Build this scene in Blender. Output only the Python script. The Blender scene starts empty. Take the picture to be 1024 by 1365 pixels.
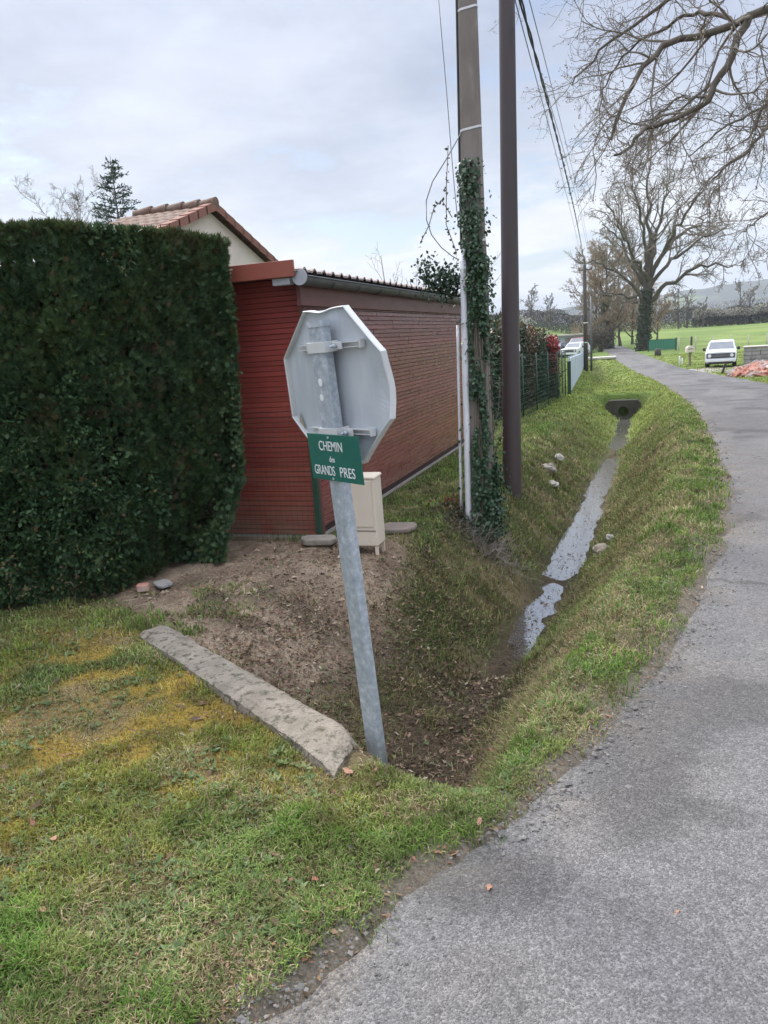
SKYOFF = (5.5, 13.1, 0.0); EXPO = 0.5; HAZE = 0.00035
import math, random
import numpy as np
RS = np.random.RandomState

# ---------------------------------------------------------------- camera frame (metres, +Y runs along the ditch)
CAM_H = 1.6
YAW, PITCH, ROLL, FPX = math.radians(-19.27), math.radians(12.457), 0.067, 1025.0
def cam_basis():
    fw = np.array([math.sin(YAW)*math.cos(PITCH), math.cos(YAW)*math.cos(PITCH), -math.sin(PITCH)])
    r = np.array([math.cos(YAW), -math.sin(YAW), 0.0]); u = np.cross(r, fw)
    c, s = math.cos(ROLL), math.sin(ROLL)
    return c*r - s*u, s*r + c*u, fw

# ---------------------------------------------------------------- noise
def _hash(ix, iy, seed):
    h = (ix.astype(np.int64)*374761393 + iy.astype(np.int64)*668265263 + seed*982451653) & 0x7fffffff
    h = ((h ^ (h >> 13)) * 1274126177) & 0x7fffffff
    return ((h ^ (h >> 16)) & 0xffff) / 65535.0
def vnoise(x, y, scale=1.0, seed=0):
    x = np.asarray(x, float)*scale; y = np.asarray(y, float)*scale
    ix, iy = np.floor(x), np.floor(y); fx, fy = x-ix, y-iy
    fx = fx*fx*(3-2*fx); fy = fy*fy*(3-2*fy)
    a, b = _hash(ix, iy, seed), _hash(ix+1, iy, seed)
    c, d = _hash(ix, iy+1, seed), _hash(ix+1, iy+1, seed)
    return (a*(1-fx)+b*fx)*(1-fy) + (c*(1-fx)+d*fx)*fy
def fbm(x, y, scale=1.0, seed=0, octv=4):
    t, a, n = 0.0, 0.5, 0.0
    for k in range(octv):
        t = t + a*vnoise(x, y, scale*(2**k), seed+17*k); n += a; a *= 0.5
    return t/n
def sstep(a, b, x):
    t = np.clip((np.asarray(x, float)-a)/(b-a), 0, 1)
    return t*t*(3-2*t)

# ---------------------------------------------------------------- terrain
_yy = np.linspace(-120, 2200, 9281)
_zz = np.interp(_yy, [-120, 0, 8, 25, 50, 80, 105, 170, 400, 2200], [0.3, 0, 0, -.45, -1.1, -1.2, -1.05, .05, 1.2, 5])
_k = np.hanning(17); _k /= _k.sum()
_zz = np.convolve(np.pad(_zz, 8, mode='edge'), _k, 'valid')
def zb(y): return np.interp(y, _yy, _zz)

DC_Y = [2.4, 3.2, 4.6, 5.6, 7.2, 10, 14, 18, 24, 30, 45, 60, 70]
DC_X = [-.98, -1.02, -1.02, -.93, -.82, -.72, -.70, -.62, -.62, -.95, -2.4, -3.5, -4.3]
WL_Y = [2.4, 3.4, 4.5, 5.5, 8.0, 12, 18, 24, 30, 70]
WL_X = [1.3, 1.7, 1.45, 1.0, .95, 1.05, 1.15, 1.2, 1.1, 1.1]
WR_Y = [2.4, 3.0, 4.0, 6.5, 10, 14, 20, 24, 30, 70]
WR_X = [.50, .60, .82, 1.02, 1.10, 1.2, 1.2, 1.05, 1.1, 1.1]
EDGE_Y = [0.0, .7, 1.36, 1.91, 2.36, 3.53, 6.0, 8.4, 13.7, 18, 23, 28, 33, 38, 45, 53, 60, 70, 80, 92, 110]
EDGE_X = [-6.0, -1.70, -.925, -.71, -.43, .0, .52, .78, .92, 1.0, .85, .63, .33, .0, -.5, -1.1, -1.75, -2.6, -3.4, -4.4, -6.0]
_ey = np.linspace(-1, 115, 4641); _ex = np.interp(_ey, EDGE_Y, EDGE_X); _kk = np.hanning(33); _kk /= _kk.sum()
_ex = np.convolve(np.pad(_ex, 16, mode='edge'), _kk, 'valid')
def road_left(y): return np.interp(y, _ey, _ex)
def road_right(y): return np.interp(y, [0, 20, 27, 40, 53, 60, 70, 80, 92, 110], [6.5, 4.6, 3.75, 2.75, 1.75, 1.15, .35, -.45, -1.45, -3.2])
# line of the concrete beam that closes the ditch
BEAM_A, BEAM_B = np.array([-2.74, 3.60]), np.array([-1.06, 2.50])
def beam_side(x, y):           # > 0 beyond the beam (ditch side)
    d = (BEAM_B-BEAM_A)/np.linalg.norm(BEAM_B-BEAM_A)
    return -( (x-BEAM_A[0])*d[1]*-1 + (y-BEAM_A[1])*d[0]*-1 ) if False else (x-BEAM_A[0])*(-d[1]) + (y-BEAM_A[1])*d[0]
def ditch_depth(x, y):
    x = np.asarray(x, float); y = np.asarray(y, float)
    xc = np.interp(y, DC_Y, DC_X)
    wl = np.interp(y, WL_Y, WL_X); wr = np.interp(y, WR_Y, WR_X)
    w = np.where(x < xc, wl, wr)
    t = np.clip((np.abs(x-xc)-.07)/(w-.07), 0, 1)
    prof = 1 - (0.55*t + 0.45*t*t*(3-2*t))
    prof = np.where(t >= 1, 0, prof)
    along = sstep(0.02, .42, beam_side(x, y)) * (1-sstep(25.4, 25.65, y))
    # right of the post the ditch is closed by the turf shoulder
    along = along * sstep(2.36, 2.92, y + .30*np.clip(x+1.05, 0, 3))
    D1 = np.interp(y, [2.4, 3.2, 4.9, 6.2, 8, 24], [.62, .72, .76, .81, .83, .83])
    D1 = D1 - .10*np.exp(-((y-16.6)/.7)**2) - .05*np.exp(-((y-20.2)/.35)**2)
    second = sstep(30.5, 32, y)*(1-sstep(60, 70, y))*.55
    return prof*(D1*along + second)
def terrain(x, y):
    x = np.asarray(x, float); y = np.asarray(y, float)
    z = zb(y) + 0*x
    z = z + 2.6*sstep(90, 165, y)*sstep(-9, -28, x)
    z = z - ditch_depth(x, y)
    # bank shoulders and unevenness
    n = fbm(x, y, 1.3, 3, 4)-.5 + .5*sstep(.05, .3, ditch_depth(x, y))*(1-sstep(.6, .75, ditch_depth(x, y)))*(fbm(x, y, 3.4, 8, 3)-.5)
    amp = np.where(y < 30, .075, .16)
    z = z + n*amp + (fbm(x, y, 7.0, 9, 3)-.5)*.035*(1-sstep(20, 40, y))
    xb = x-np.interp(y, DC_Y, DC_X)
    z = z + np.exp(-(xb/.32)**2)*sstep(5, 5.6, y)*(1-sstep(24.8, 25.3, y))*((fbm(x, y, 2.3, 23, 2)-.60)*.11 + (fbm(x, y*.8, 6.0, 24, 2)-.5)*.10)
    # right verge swells a little between ditch and lane
    rl = road_left(y)
    z = z + .05*np.exp(-((x-(rl-.38))/.25)**2)*sstep(2.5, 5, y)*(1-sstep(22, 30, y))
    # rough clods on the bare earth
    z = z + soil_mask(x, y)*(1-np.exp(-((x-np.interp(y, DC_Y, DC_X))/.5)**2)*sstep(4.6, 5.2, y))*((fbm(x, y, 12, 21, 3)-.5)*.075 + (fbm(x, y, 4, 22, 2)-.5)*.06)
    # ground dips under the lane
    rr = road_right(y)
    inside = sstep(-.0, .12, x-rl)*(1-sstep(-.14, .02, x-rr))
    z = z*(1-inside) + (zb(y)-.035)*inside
    # level pad for the shed
    pad = sstep(-2.45, -2.6, x)*sstep(5.6, 5.85, y)*(1-sstep(11.9, 12.3, y))
    z = z*(1-pad) + (-.03)*pad
    return z
def soil_mask(x, y):
    x = np.asarray(x, float); y = np.asarray(y, float)
    s = beam_side(x, y)
    e = (fbm(x, y, 2.2, 41, 3)-.5)
    m = sstep(-.10, .12, s+e*.3)*(1-sstep(5.7, 6.2, y+e*.6))*(1-.55*sstep(-1.95, -1.45, x+e*.8))*(1-sstep(-1.35, -.85, x+e*1.2))*(1-sstep(4.6, 5.4, y+e*1.5)*sstep(-2.0, -1.6, x+e*.8))
    m = m*sstep(-6.0, -4.6, x)
    m2 = sstep(-1.45, -1.2, x+e*.5)*(1-sstep(-.85, -.6, x+e*.4))*sstep(2.62, 2.85, y)*(1-sstep(4.3, 5.2, y+e))
    m3 = np.exp(-((x-np.interp(y, DC_Y, DC_X))/.17)**2)*sstep(2.7, 3.0, y)*(1-sstep(25.2, 25.5, y))
    return np.clip(np.maximum(np.maximum(m, m2*.82), m3*.9), 0, 1)
def water_z(y): return zb(y) - np.interp(y, [4, 8, 24], [.785, .787, .785])
import bpy, bmesh
from mathutils import Vector, Matrix, Euler
C = bpy.context.scene.collection
scene = bpy.context.scene

# ---------------------------------------------------------------- mesh helpers
def np_mesh(name, V, polys, mat, cols=None, smooth=False):
    """polys: list of (N,k) int arrays; one mesh datablock"""
    me = bpy.data.meshes.new(name)
    V = np.asarray(V, np.float32)
    me.vertices.add(len(V)); me.vertices.foreach_set('co', V.ravel())
    polys = [p for p in polys if len(p)]
    loops = np.concatenate([p.ravel() for p in polys]).astype(np.int32)
    tot = np.concatenate([np.full(len(p), p.shape[1], np.int32) for p in polys])
    start = np.concatenate([[0], np.cumsum(tot)[:-1]]).astype(np.int32)
    me.loops.add(len(loops)); me.loops.foreach_set('vertex_index', loops)
    me.polygons.add(len(tot)); me.polygons.foreach_set('loop_start', start)
    me.polygons.foreach_set('loop_total', tot)
    me.polygons.foreach_set('use_smooth', np.full(len(tot), smooth, bool))
    me.update(calc_edges=True); me.validate()
    if cols is not None:
        a = me.color_attributes.new('Col', 'FLOAT_COLOR', 'POINT')
        cc = np.ones((len(V), 4), np.float32); cc[:, :3] = cols
        a.data.foreach_set('color', cc.ravel())
    if mat: me.materials.append(mat)
    return me
def link(name, me, parent=None, loc=None):
    o = bpy.data.objects.new(name, me); C.objects.link(o)
    if parent: o.parent = parent
    if loc is not None: o.location = loc
    return o
def tag(o, label=None, cat=None, group=None, kind=None):
    if label: o['label'] = label
    if cat: o['category'] = cat
    if group: o['group'] = group
    if kind: o['kind'] = kind
    return o
def thing(name, loc, label, cat, rz=0, group=None):
    o = bpy.data.objects.new(name, None); C.objects.link(o)
    o.location = loc; o.rotation_euler = (0, 0, rz); o.empty_display_size = .2
    return tag(o, label, cat, group)
def dup(root, loc, rz=None, label=None, group=None, scale=None):
    r = root.copy(); C.objects.link(r); r.location = loc
    if rz is not None: r.rotation_euler = (0, 0, rz)
    if scale: r.scale = scale
    if label: r['label'] = label
    if group: r['group'] = group
    for ch in list(root.children):
        c = ch.copy(); C.objects.link(c); c.parent = r
        for g in list(ch.children):
            d = g.copy(); C.objects.link(d); d.parent = c
    return r

class MB:
    def __init__(s): s.v, s.f, s.sm = [], [], []
    def add(s, vs, fs, smooth=False):
        n = len(s.v); s.v += [tuple(map(float, p)) for p in vs]
        s.f += [tuple(i+n for i in f) for f in fs]; s.sm += [smooth]*len(fs); return s
    def box(s, c, d, rot=None, taper=1.0):
        x, y, z = [k/2 for k in d]; t = taper
        vs = [(-x, -y, -z), (x, -y, -z), (x, y, -z), (-x, y, -z), (-x*t, -y*t, z), (x*t, -y*t, z), (x*t, y*t, z), (-x*t, y*t, z)]
        if rot is not None:
            m = Euler(rot).to_matrix(); vs = [tuple(m @ Vector(p)) for p in vs]
        vs = [(p[0]+c[0], p[1]+c[1], p[2]+c[2]) for p in vs]
        return s.add(vs, [(0, 3, 2, 1), (4, 5, 6, 7), (0, 1, 5, 4), (1, 2, 6, 5), (2, 3, 7, 6), (3, 0, 4, 7)])
    def bx(s, x0, x1, y0, y1, z0, z1): return s.box(((x0+x1)/2, (y0+y1)/2, (z0+z1)/2), (x1-x0, y1-y0, z1-z0))
    def tube(s, pts, r, k=8, cap=True, smooth=True):
        P = np.asarray(pts, float)[None]; R = np.broadcast_to(np.asarray(r, float), (P.shape[1],))[None]
        V, Q = tubes(P, R, k); s.add(V, [tuple(q) for q in Q], smooth)
        if cap:
            n = len(s.v)-len(V); m = P.shape[1]
            s.f += [tuple(n+i for i in range(k))[::-1], tuple(n+(m-1)*k+i for i in range(k))]; s.sm += [False, False]
        return s
    def prism(s, poly, h, M=None):
        """polygon in xy extruded along z by h; M maps to place"""
        n = len(poly); vs = [(p[0], p[1], 0) for p in poly]+[(p[0], p[1], h) for p in poly]
        if M is not None: vs = [tuple(M @ Vector(p)) for p in vs]
        fs = [tuple(range(n))[::-1], tuple(range(n, 2*n))]+[(i, (i+1) % n, n+(i+1) % n, n+i) for i in range(n)]
        return s.add(vs, fs)
    def build(s, name, mat, parent=None, bevel=0, loc=None, seg=2):
        me = bpy.data.meshes.new(name); me.from_pydata(s.v, [], s.f)
        me.polygons.foreach_set('use_smooth', s.sm); me.update()
        bm = bmesh.new(); bm.from_mesh(me); bmesh.ops.recalc_face_normals(bm, faces=bm.faces); bm.to_mesh(me); bm.free()
        if mat: me.materials.append(mat)
        o = link(name, me, parent, loc)
        if bevel:
            b = o.modifiers.new('bevel', 'BEVEL'); b.width = bevel; b.segments = seg; b.limit_method = 'ANGLE'; b.angle_limit = .6
        return o

def nrm(a): return a/np.maximum(np.linalg.norm(a, axis=-1, keepdims=True), 1e-9)
def tubes(P, R, k=3):
    """P (M,N,3), R (M,N) -> verts, quads"""
    M, N, _ = P.shape
    T = nrm(np.gradient(P, axis=1))
    ref = np.zeros_like(T); ref[..., 2] = 1.0
    par = np.abs(T[:, :1, 2]) > .85
    ref = np.where(par[..., None], np.array([1.0, 0, 0]), ref)
    U = nrm(np.cross(T, ref)); W = np.cross(T, U)
    a = np.arange(k)*2*math.pi/k
    V = P[:, :, None, :] + R[:, :, None, None]*(U[:, :, None, :]*np.cos(a)[:, None] + W[:, :, None, :]*np.sin(a)[:, None])
    idx = np.arange(M*N*k).reshape(M, N, k)
    q = np.stack([idx[:, :-1], np.roll(idx, -1, 2)[:, :-1], np.roll(idx, -1, 2)[:, 1:], idx[:, 1:]], -1).reshape(-1, 4)
    return V.reshape(-1, 3), q
def grow(P, R, n, ratio, ang, N, wob, up, rng, t0=.25, t1=1.0, rk=.6, rend=.25, rmin=.0, lmin=0):
    M, NN, _ = P.shape
    L = np.linalg.norm(np.diff(P, axis=1), axis=2).sum(1)
    par = np.repeat(np.arange(M), n)
    t = np.tile((np.arange(n)+.5)/n, M) + rng.uniform(-.5, .5, M*n)/n
    t = t0+(t1-t0)*t
    s = np.clip(t*(NN-1), 0, NN-1.001); i = s.astype(int); f = (s-i)[:, None]
    p = P[par, i]*(1-f)+P[par, i+1]*f
    T = nrm(P[par, i+1]-P[par, i])
    rp = R[par, i]*(1-f[:, 0])+R[par, i+1]*f[:, 0]
    pr = nrm(np.cross(T, rng.normal(size=T.shape)))
    a = rng.normal(ang, .22, len(t))[:, None]
    d = nrm(np.cos(a)*T+np.sin(a)*pr+np.array([0, 0, up]))
    ln = np.maximum(L[par]*ratio*(1-.45*t)*rng.uniform(.6, 1.25, len(t)), lmin)
    out = np.zeros((len(t), N, 3)); out[:, 0] = p
    dd = d.copy()
    for k in range(1, N):
        dd = nrm(dd+rng.normal(size=dd.shape)*wob+np.array([0, 0, up*.35]))
        out[:, k] = out[:, k-1]+dd*(ln/(N-1))[:, None]
    r0 = np.minimum(rp*rk, rp)
    r = r0[:, None]*np.linspace(1, rend, N)[None]
    return out, np.maximum(r, rmin)
def leaves(P, D, L, W, rng, side=None):
    """diamond leaves: base, side, tip, side"""
    n = len(P); L = np.broadcast_to(L, (n,))[:, None]; W = np.broadcast_to(W, (n,))[:, None]
    if side is None: side = nrm(np.cross(D, rng.normal(size=D.shape)))
    mid = P+D*L*.45
    V = np.stack([P, mid-side*W*.5, P+D*L, mid+side*W*.5], 1).reshape(-1, 3)
    return V, np.arange(n*4).reshape(n, 4)
def rand_dir(n, rng): return nrm(rng.normal(size=(n, 3)))
def join(*parts):
    Vs, Qs, o = [], [], 0
    for V, Q in parts:
        Vs.append(V); Qs.append(Q+o); o += len(V)
    return np.concatenate(Vs), Qs

# ---------------------------------------------------------------- material helpers
def new_mat(name):
    m = bpy.data.materials.new(name); m.use_nodes = True
    nt = m.node_tree; nt.nodes.clear()
    out = nt.nodes.new('ShaderNodeOutputMaterial'); b = nt.nodes.new('ShaderNodeBsdfPrincipled')
    nt.links.new(b.outputs[0], out.inputs[0])
    return m, nt, b, out
def nd(nt, t, **kw):
    n = nt.nodes.new(t)
    for k, v in kw.items():
        if k in n.inputs.keys(): n.inputs[k].default_value = v
        else: setattr(n, k, v)
    return n
def noise_node(nt, vec, scale, detail=5, rough=.6):
    n = nd(nt, 'ShaderNodeTexNoise', Scale=scale, Detail=detail, Roughness=rough)
    if vec is not None: nt.links.new(vec, n.inputs['Vector'])
    return n.outputs['Fac']
def ramp(nt, fac, stops):
    r = nt.nodes.new('ShaderNodeValToRGB'); e = r.color_ramp.elements
    while len(e) < len(stops): e.new(.5)
    for k, (p, c) in enumerate(stops):
        e[k].position = p; e[k].color = (*c, 1) if len(c) == 3 else c
    nt.links.new(fac, r.inputs[0]); return r.outputs[0]
def mixc(nt, fac, a, b, mode='MIX'):
    m = nd(nt, 'ShaderNodeMix', data_type='RGBA', blend_type=mode)
    for s, v in ((m.inputs[0], fac), (m.inputs[6], a), (m.inputs[7], b)):
        if hasattr(v, 'links'): nt.links.new(v, s)
        elif isinstance(v, (int, float)): s.default_value = v
        else: s.default_value = (*v, 1)
    return m.outputs[2]
def g(v): return (v, v, v)
def coords(nt, kind='Object', scale=(1, 1, 1)):
    tc = nt.nodes.new('ShaderNodeTexCoord'); mp = nd(nt, 'ShaderNodeMapping'); mp.inputs['Scale'].default_value = scale
    nt.links.new(tc.outputs[kind], mp.inputs[0]); return mp.outputs[0]
def bump(nt, b, h, strength=.3, dist=.01):
    n = nd(nt, 'ShaderNodeBump', Strength=strength, Distance=dist)
    nt.links.new(h, n.inputs['Height']); nt.links.new(n.outputs[0], b.inputs['Normal'])
def pmat(name, c1, c2, scale=6, rough=.6, bmp=.2, bscale=None, metal=0, spec=.5, stretch=(1, 1, 1), c3=None, s3=1.5, k3=(.55, .7), bdist=.005):
    m, nt, b, out = new_mat(name)
    v = coords(nt, 'Object', stretch)
    n1 = noise_node(nt, v, scale)
    col = ramp(nt, n1, [(.32, c1), (.68, c2)])
    if c3 is not None:
        n3 = noise_node(nt, v, s3, 6, .7); f = ramp(nt, n3, [(k3[0], g(0)), (k3[1], g(1))])
        col = mixc(nt, f, col, c3)
    nt.links.new(col, b.inputs['Base Color'])
    b.inputs['Roughness'].default_value = rough; b.inputs['Metallic'].default_value = metal
    b.inputs['Specular IOR Level'].default_value = spec
    if bmp: bump(nt, b, noise_node(nt, v, bscale or scale*6), bmp, bdist)
    return m
def attr_mat(name, rough=.7, spec=.3, trans=.25, var=.25, vscale=40):
    """colour from the mesh's own Col attribute, with a little translucency for leaves and blades"""
    m, nt, b, out = new_mat(name)
    a = nd(nt, 'ShaderNodeAttribute', attribute_name='Col')
    col = a.outputs['Color']
    if var:
        n = noise_node(nt, coords(nt), vscale, 3); f = ramp(nt, n, [(.3, g(1-var)), (.7, g(1+var))])
        col = mixc(nt, 1.0, col, f, 'MULTIPLY')
    nt.links.new(col, b.inputs['Base Color'])
    b.inputs['Roughness'].default_value = rough; b.inputs['Specular IOR Level'].default_value = spec
    if trans:
        t = nd(nt, 'ShaderNodeBsdfTranslucent'); nt.links.new(col, t.inputs[0])
        mx = nd(nt, 'ShaderNodeMixShader'); mx.inputs[0].default_value = trans
        nt.links.new(b.outputs[0], mx.inputs[1]); nt.links.new(t.outputs[0], mx.inputs[2]); nt.links.new(mx.outputs[0], out.inputs[0])
    return m
# ================================================================ materials
M = {}
M['blade'] = attr_mat('grass blade', .75, .25, .3, 0)
M['leaf'] = attr_mat('leaf', .6, .3, .2, 0)
M['waxy_leaf'] = attr_mat('waxy leaf', .42, .45, .12, 0)
M['plain_galv'] = pmat('galvanised steel', (.36, .41, .46), (.52, .57, .62), 22, .5, .1, 60, .35, .5, c3=(.62, .66, .7), s3=16, k3=(.56, .62))
m, nt, b, out = new_mat('galvanised post'); v = coords(nt)
col = ramp(nt, noise_node(nt, v, 34, 6, .7), [(.30, (.28, .325, .37)), (.5, (.40, .445, .49)), (.68, (.58, .62, .655))])
sx = nd(nt, 'ShaderNodeSeparateXYZ'); nt.links.new(v, sx.inputs[0])
mr = nd(nt, 'ShaderNodeMapRange'); mr.inputs[1].default_value = .24; mr.inputs[2].default_value = -.02; nt.links.new(sx.outputs[2], mr.inputs[0])
mm_ = nd(nt, 'ShaderNodeMath', operation='MULTIPLY'); nt.links.new(mr.outputs[0], mm_.inputs[0]); nt.links.new(ramp(nt, noise_node(nt, v, 12, 5), [(.25, g(.3)), (.6, g(1))]), mm_.inputs[1])
col = mixc(nt, mm_.outputs[0], col, (.075, .085, .06)); nt.links.new(col, b.inputs['Base Color']); b.inputs['Roughness'].default_value = .5; b.inputs['Metallic'].default_value = .25
M['galv'] = m
M['sign_back'] = pmat('grey sign back', (.41, .45, .48), (.54, .57, .60), 5, .45, .05, 40, .1, .5, stretch=(2, 2, .4), c3=(.42, .41, .38), s3=6, k3=(.62, .8))
M['sign_rim'] = pmat('pale sign rim', (.52, .53, .53), (.62, .63, .62), 9, .5, .08, 40, 0, .5, c3=(.36, .33, .28), s3=9, k3=(.62, .75))
M['rail'] = pmat('pale clamp rail', (.58, .59, .58), (.66, .67, .66), 14, .45, .1, 60, .2)
M['chip'] = pmat('bare patch', (.25, .21, .16), (.33, .29, .23), 40, .7, .1)
M['plate_green'] = pmat('green enamel', (.010, .115, .088), (.014, .135, .10), 8, .35, .03, 60, 0, .5, c3=(.03, .15, .12), s3=7, k3=(.6, .8))
M['white_letter'] = pmat('white lettering', (.72, .74, .72), (.8, .8, .8), 10, .5, 0)
M['cream'] = pmat('cream polyester', (.62, .54, .43), (.68, .60, .49), 5, .55, .05, 30, 0, .4, stretch=(1, 1, .5), c3=(.48, .42, .33), s3=5, k3=(.58, .8))
M['dark_slot'] = pmat('dark slot', (.02, .02, .02), (.03, .03, .03), 10, .6, 0)
M['green_paint'] = pmat('green coated steel', (.012, .045, .026), (.02, .065, .04), 15, .5, .05)
M['rust_paint'] = pmat('rust orange fascia', (.27, .075, .048), (.31, .092, .058), 4, .5, .1, 40, c3=(.25, .07, .045), s3=5)
M['zinc'] = pmat('weathered zinc', (.085, .09, .095), (.14, .145, .15), 7, .5, .1, 30, .35)
M['zinc_cap'] = pmat('pale gutter end', (.36, .38, .40), (.45, .47, .5), 9, .5, .05)
M['tile'] = pmat('clay tile', (.14, .08, .055), (.205, .135, .098), 7, .85, .3, 40, c3=(.22, .19, .155), s3=3.5, k3=(.5, .72))
M['tile_dark'] = pmat('clay verge tile', (.20, .085, .06), (.27, .12, .085), 7, .8, .3, 40)
M['eave_tile'] = pmat('dull lichened tile', (.22, .17, .155), (.33, .28, .26), 7, .75, .3, 40)
M['plum_trim'] = pmat('plum painted trim', (.12, .042, .04), (.17, .065, .06), 3, .5, .2, 30, stretch=(4, 1, 4))
M['render_wall'] = pmat('pale render', (.62, .55, .48), (.70, .62, .55), 3, .85, .2, 80)
M['beam_concrete'] = pmat('mossy concrete', (.22, .19, .15), (.35, .305, .245), 11, .95, 1.0, 40, 0, .2, c3=(.105, .095, .068), s3=22, k3=(.49, .62), bdist=.02)
M['dark_concrete'] = pmat('stained old concrete', (.04, .036, .028), (.075, .066, .05), 8, .95, .8, 30, c3=(.05, .055, .028), s3=5, k3=(.5, .7), bdist=.02)
M['concrete'] = pmat('weathered concrete', (.30, .28, .25), (.40, .37, .33), 8, .9, .6, 40, c3=(.16, .15, .11), s3=5, k3=(.55, .75))
M['pale_concrete'] = pmat('pale concrete slab', (.45, .42, .37), (.55, .52, .46), 5, .9, .3, 30)
M['pole_concrete'] = pmat('brown concrete pole', (.17, .148, .128), (.26, .232, .205), 5, .85, .6, 45, 0, .3, stretch=(1, 1, .35), c3=(.28, .255, .225), s3=12, k3=(.58, .75), bdist=.006)
M['pole_metal'] = pmat('brown coated pole', (.052, .040, .040), (.068, .052, .052), 3, .42, .05, 40, 0, .55, stretch=(1, 1, .15), c3=(.09, .068, .062), s3=6, k3=(.6, .8))
M['white_pvc'] = pmat('white plastic conduit', (.68, .70, .72), (.78, .8, .82), 6, .45, .04, 30, c3=(.5, .5, .47), s3=6, k3=(.6, .8))
M['steel_band'] = pmat('steel strap', (.6, .6, .6), (.7, .7, .7), 20, .4, 0, None, .4)
M['black_cable'] = pmat('black cable', (.02, .02, .022), (.035, .035, .04), 20, .6, 0)
M['grey_wire'] = pmat('grey wire', (.16, .17, .19), (.22, .23, .25), 20, .5, 0)
M['bark'] = pmat('oak bark', (.06, .048, .036), (.115, .094, .07), 9, .9, .7, 30, stretch=(1, 1, .3), c3=(.10, .11, .055), s3=3, k3=(.5, .75), bdist=.01)
M['twig'] = pmat('bare twigs', (.14, .118, .09), (.215, .185, .142), 3, .85, 0)
M['pale_twig'] = pmat('pale bare twigs', (.20, .175, .145), (.27, .24, .20), 2, .85, 0)
M['brown_twig'] = pmat('brown bare twigs', (.25, .185, .12), (.37, .285, .195), .6, .9, 0)
M['wood_pole'] = pmat('dark wooden pole', (.05, .042, .036), (.085, .072, .062), 6, .85, .3, stretch=(1, 1, .2))
M['white_paint'] = pmat('white car paint', (.70, .71, .72), (.76, .77, .78), 3, .3, .0, None, 0, .5)
M['red_paint'] = pmat('dark red paint', (.25, .03, .03), (.3, .045, .04), 3, .35, 0)
M['dark_paint'] = pmat('dark car paint', (.03, .035, .045), (.05, .055, .065), 3, .3, 0)
M['rubber'] = pmat('tyre rubber', (.018, .018, .018), (.028, .028, .028), 20, .8, .1)
M['black_plastic'] = pmat('black plastic', (.02, .02, .022), (.035, .035, .04), 10, .5, 0)
M['hub'] = pmat('steel rim', (.35, .36, .37), (.45, .46, .47), 10, .4, 0, None, .5)
M['glass'] = pmat('dark window glass', (.14, .16, .18), (.19, .21, .23), 2, .06, 0, None, 0, .8)  # base colour greyed to stand in for reflections in the panes
M['lamp_glass'] = pmat('headlight glass', (.7, .72, .72), (.8, .82, .82), 5, .1, 0, None, 0, .8)
M['gate_green'] = pmat('green metal gate', (.045, .19, .125), (.06, .23, .155), 4, .5, .1)
M['panel_grey'] = pmat('blue grey panel', (.42, .48, .56), (.50, .56, .64), 3, .5, .1, 20)
M['brick_red'] = pmat('broken terracotta', (.38, .16, .11), (.52, .27, .20), 1.8, .85, .3, 30, c3=(.45, .40, .36), s3=1.3, k3=(.5, .6))
M['block_grey'] = pmat('grey building block', (.25, .235, .22), (.36, .34, .32), 4, .9, .4, 30, c3=(.16, .15, .15), s3=1.6, k3=(.5, .65))
M['gap_shade'] = pmat('painted gap shade', (.035, .016, .015), (.05, .024, .022), 10, .9, 0)  # near-black core colour puts shade into the gaps between boards
M['stone'] = pmat('pale stone', (.19, .165, .135), (.30, .27, .225), 12, .9, .6, 40)
M['rust'] = pmat('rust', (.14, .05, .03), (.22, .085, .05), 12, .85, .3)
M['old_wood'] = pmat('grey wood', (.16, .135, .11), (.24, .20, .165), 8, .9, .4, stretch=(1, .2, 1))

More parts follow.
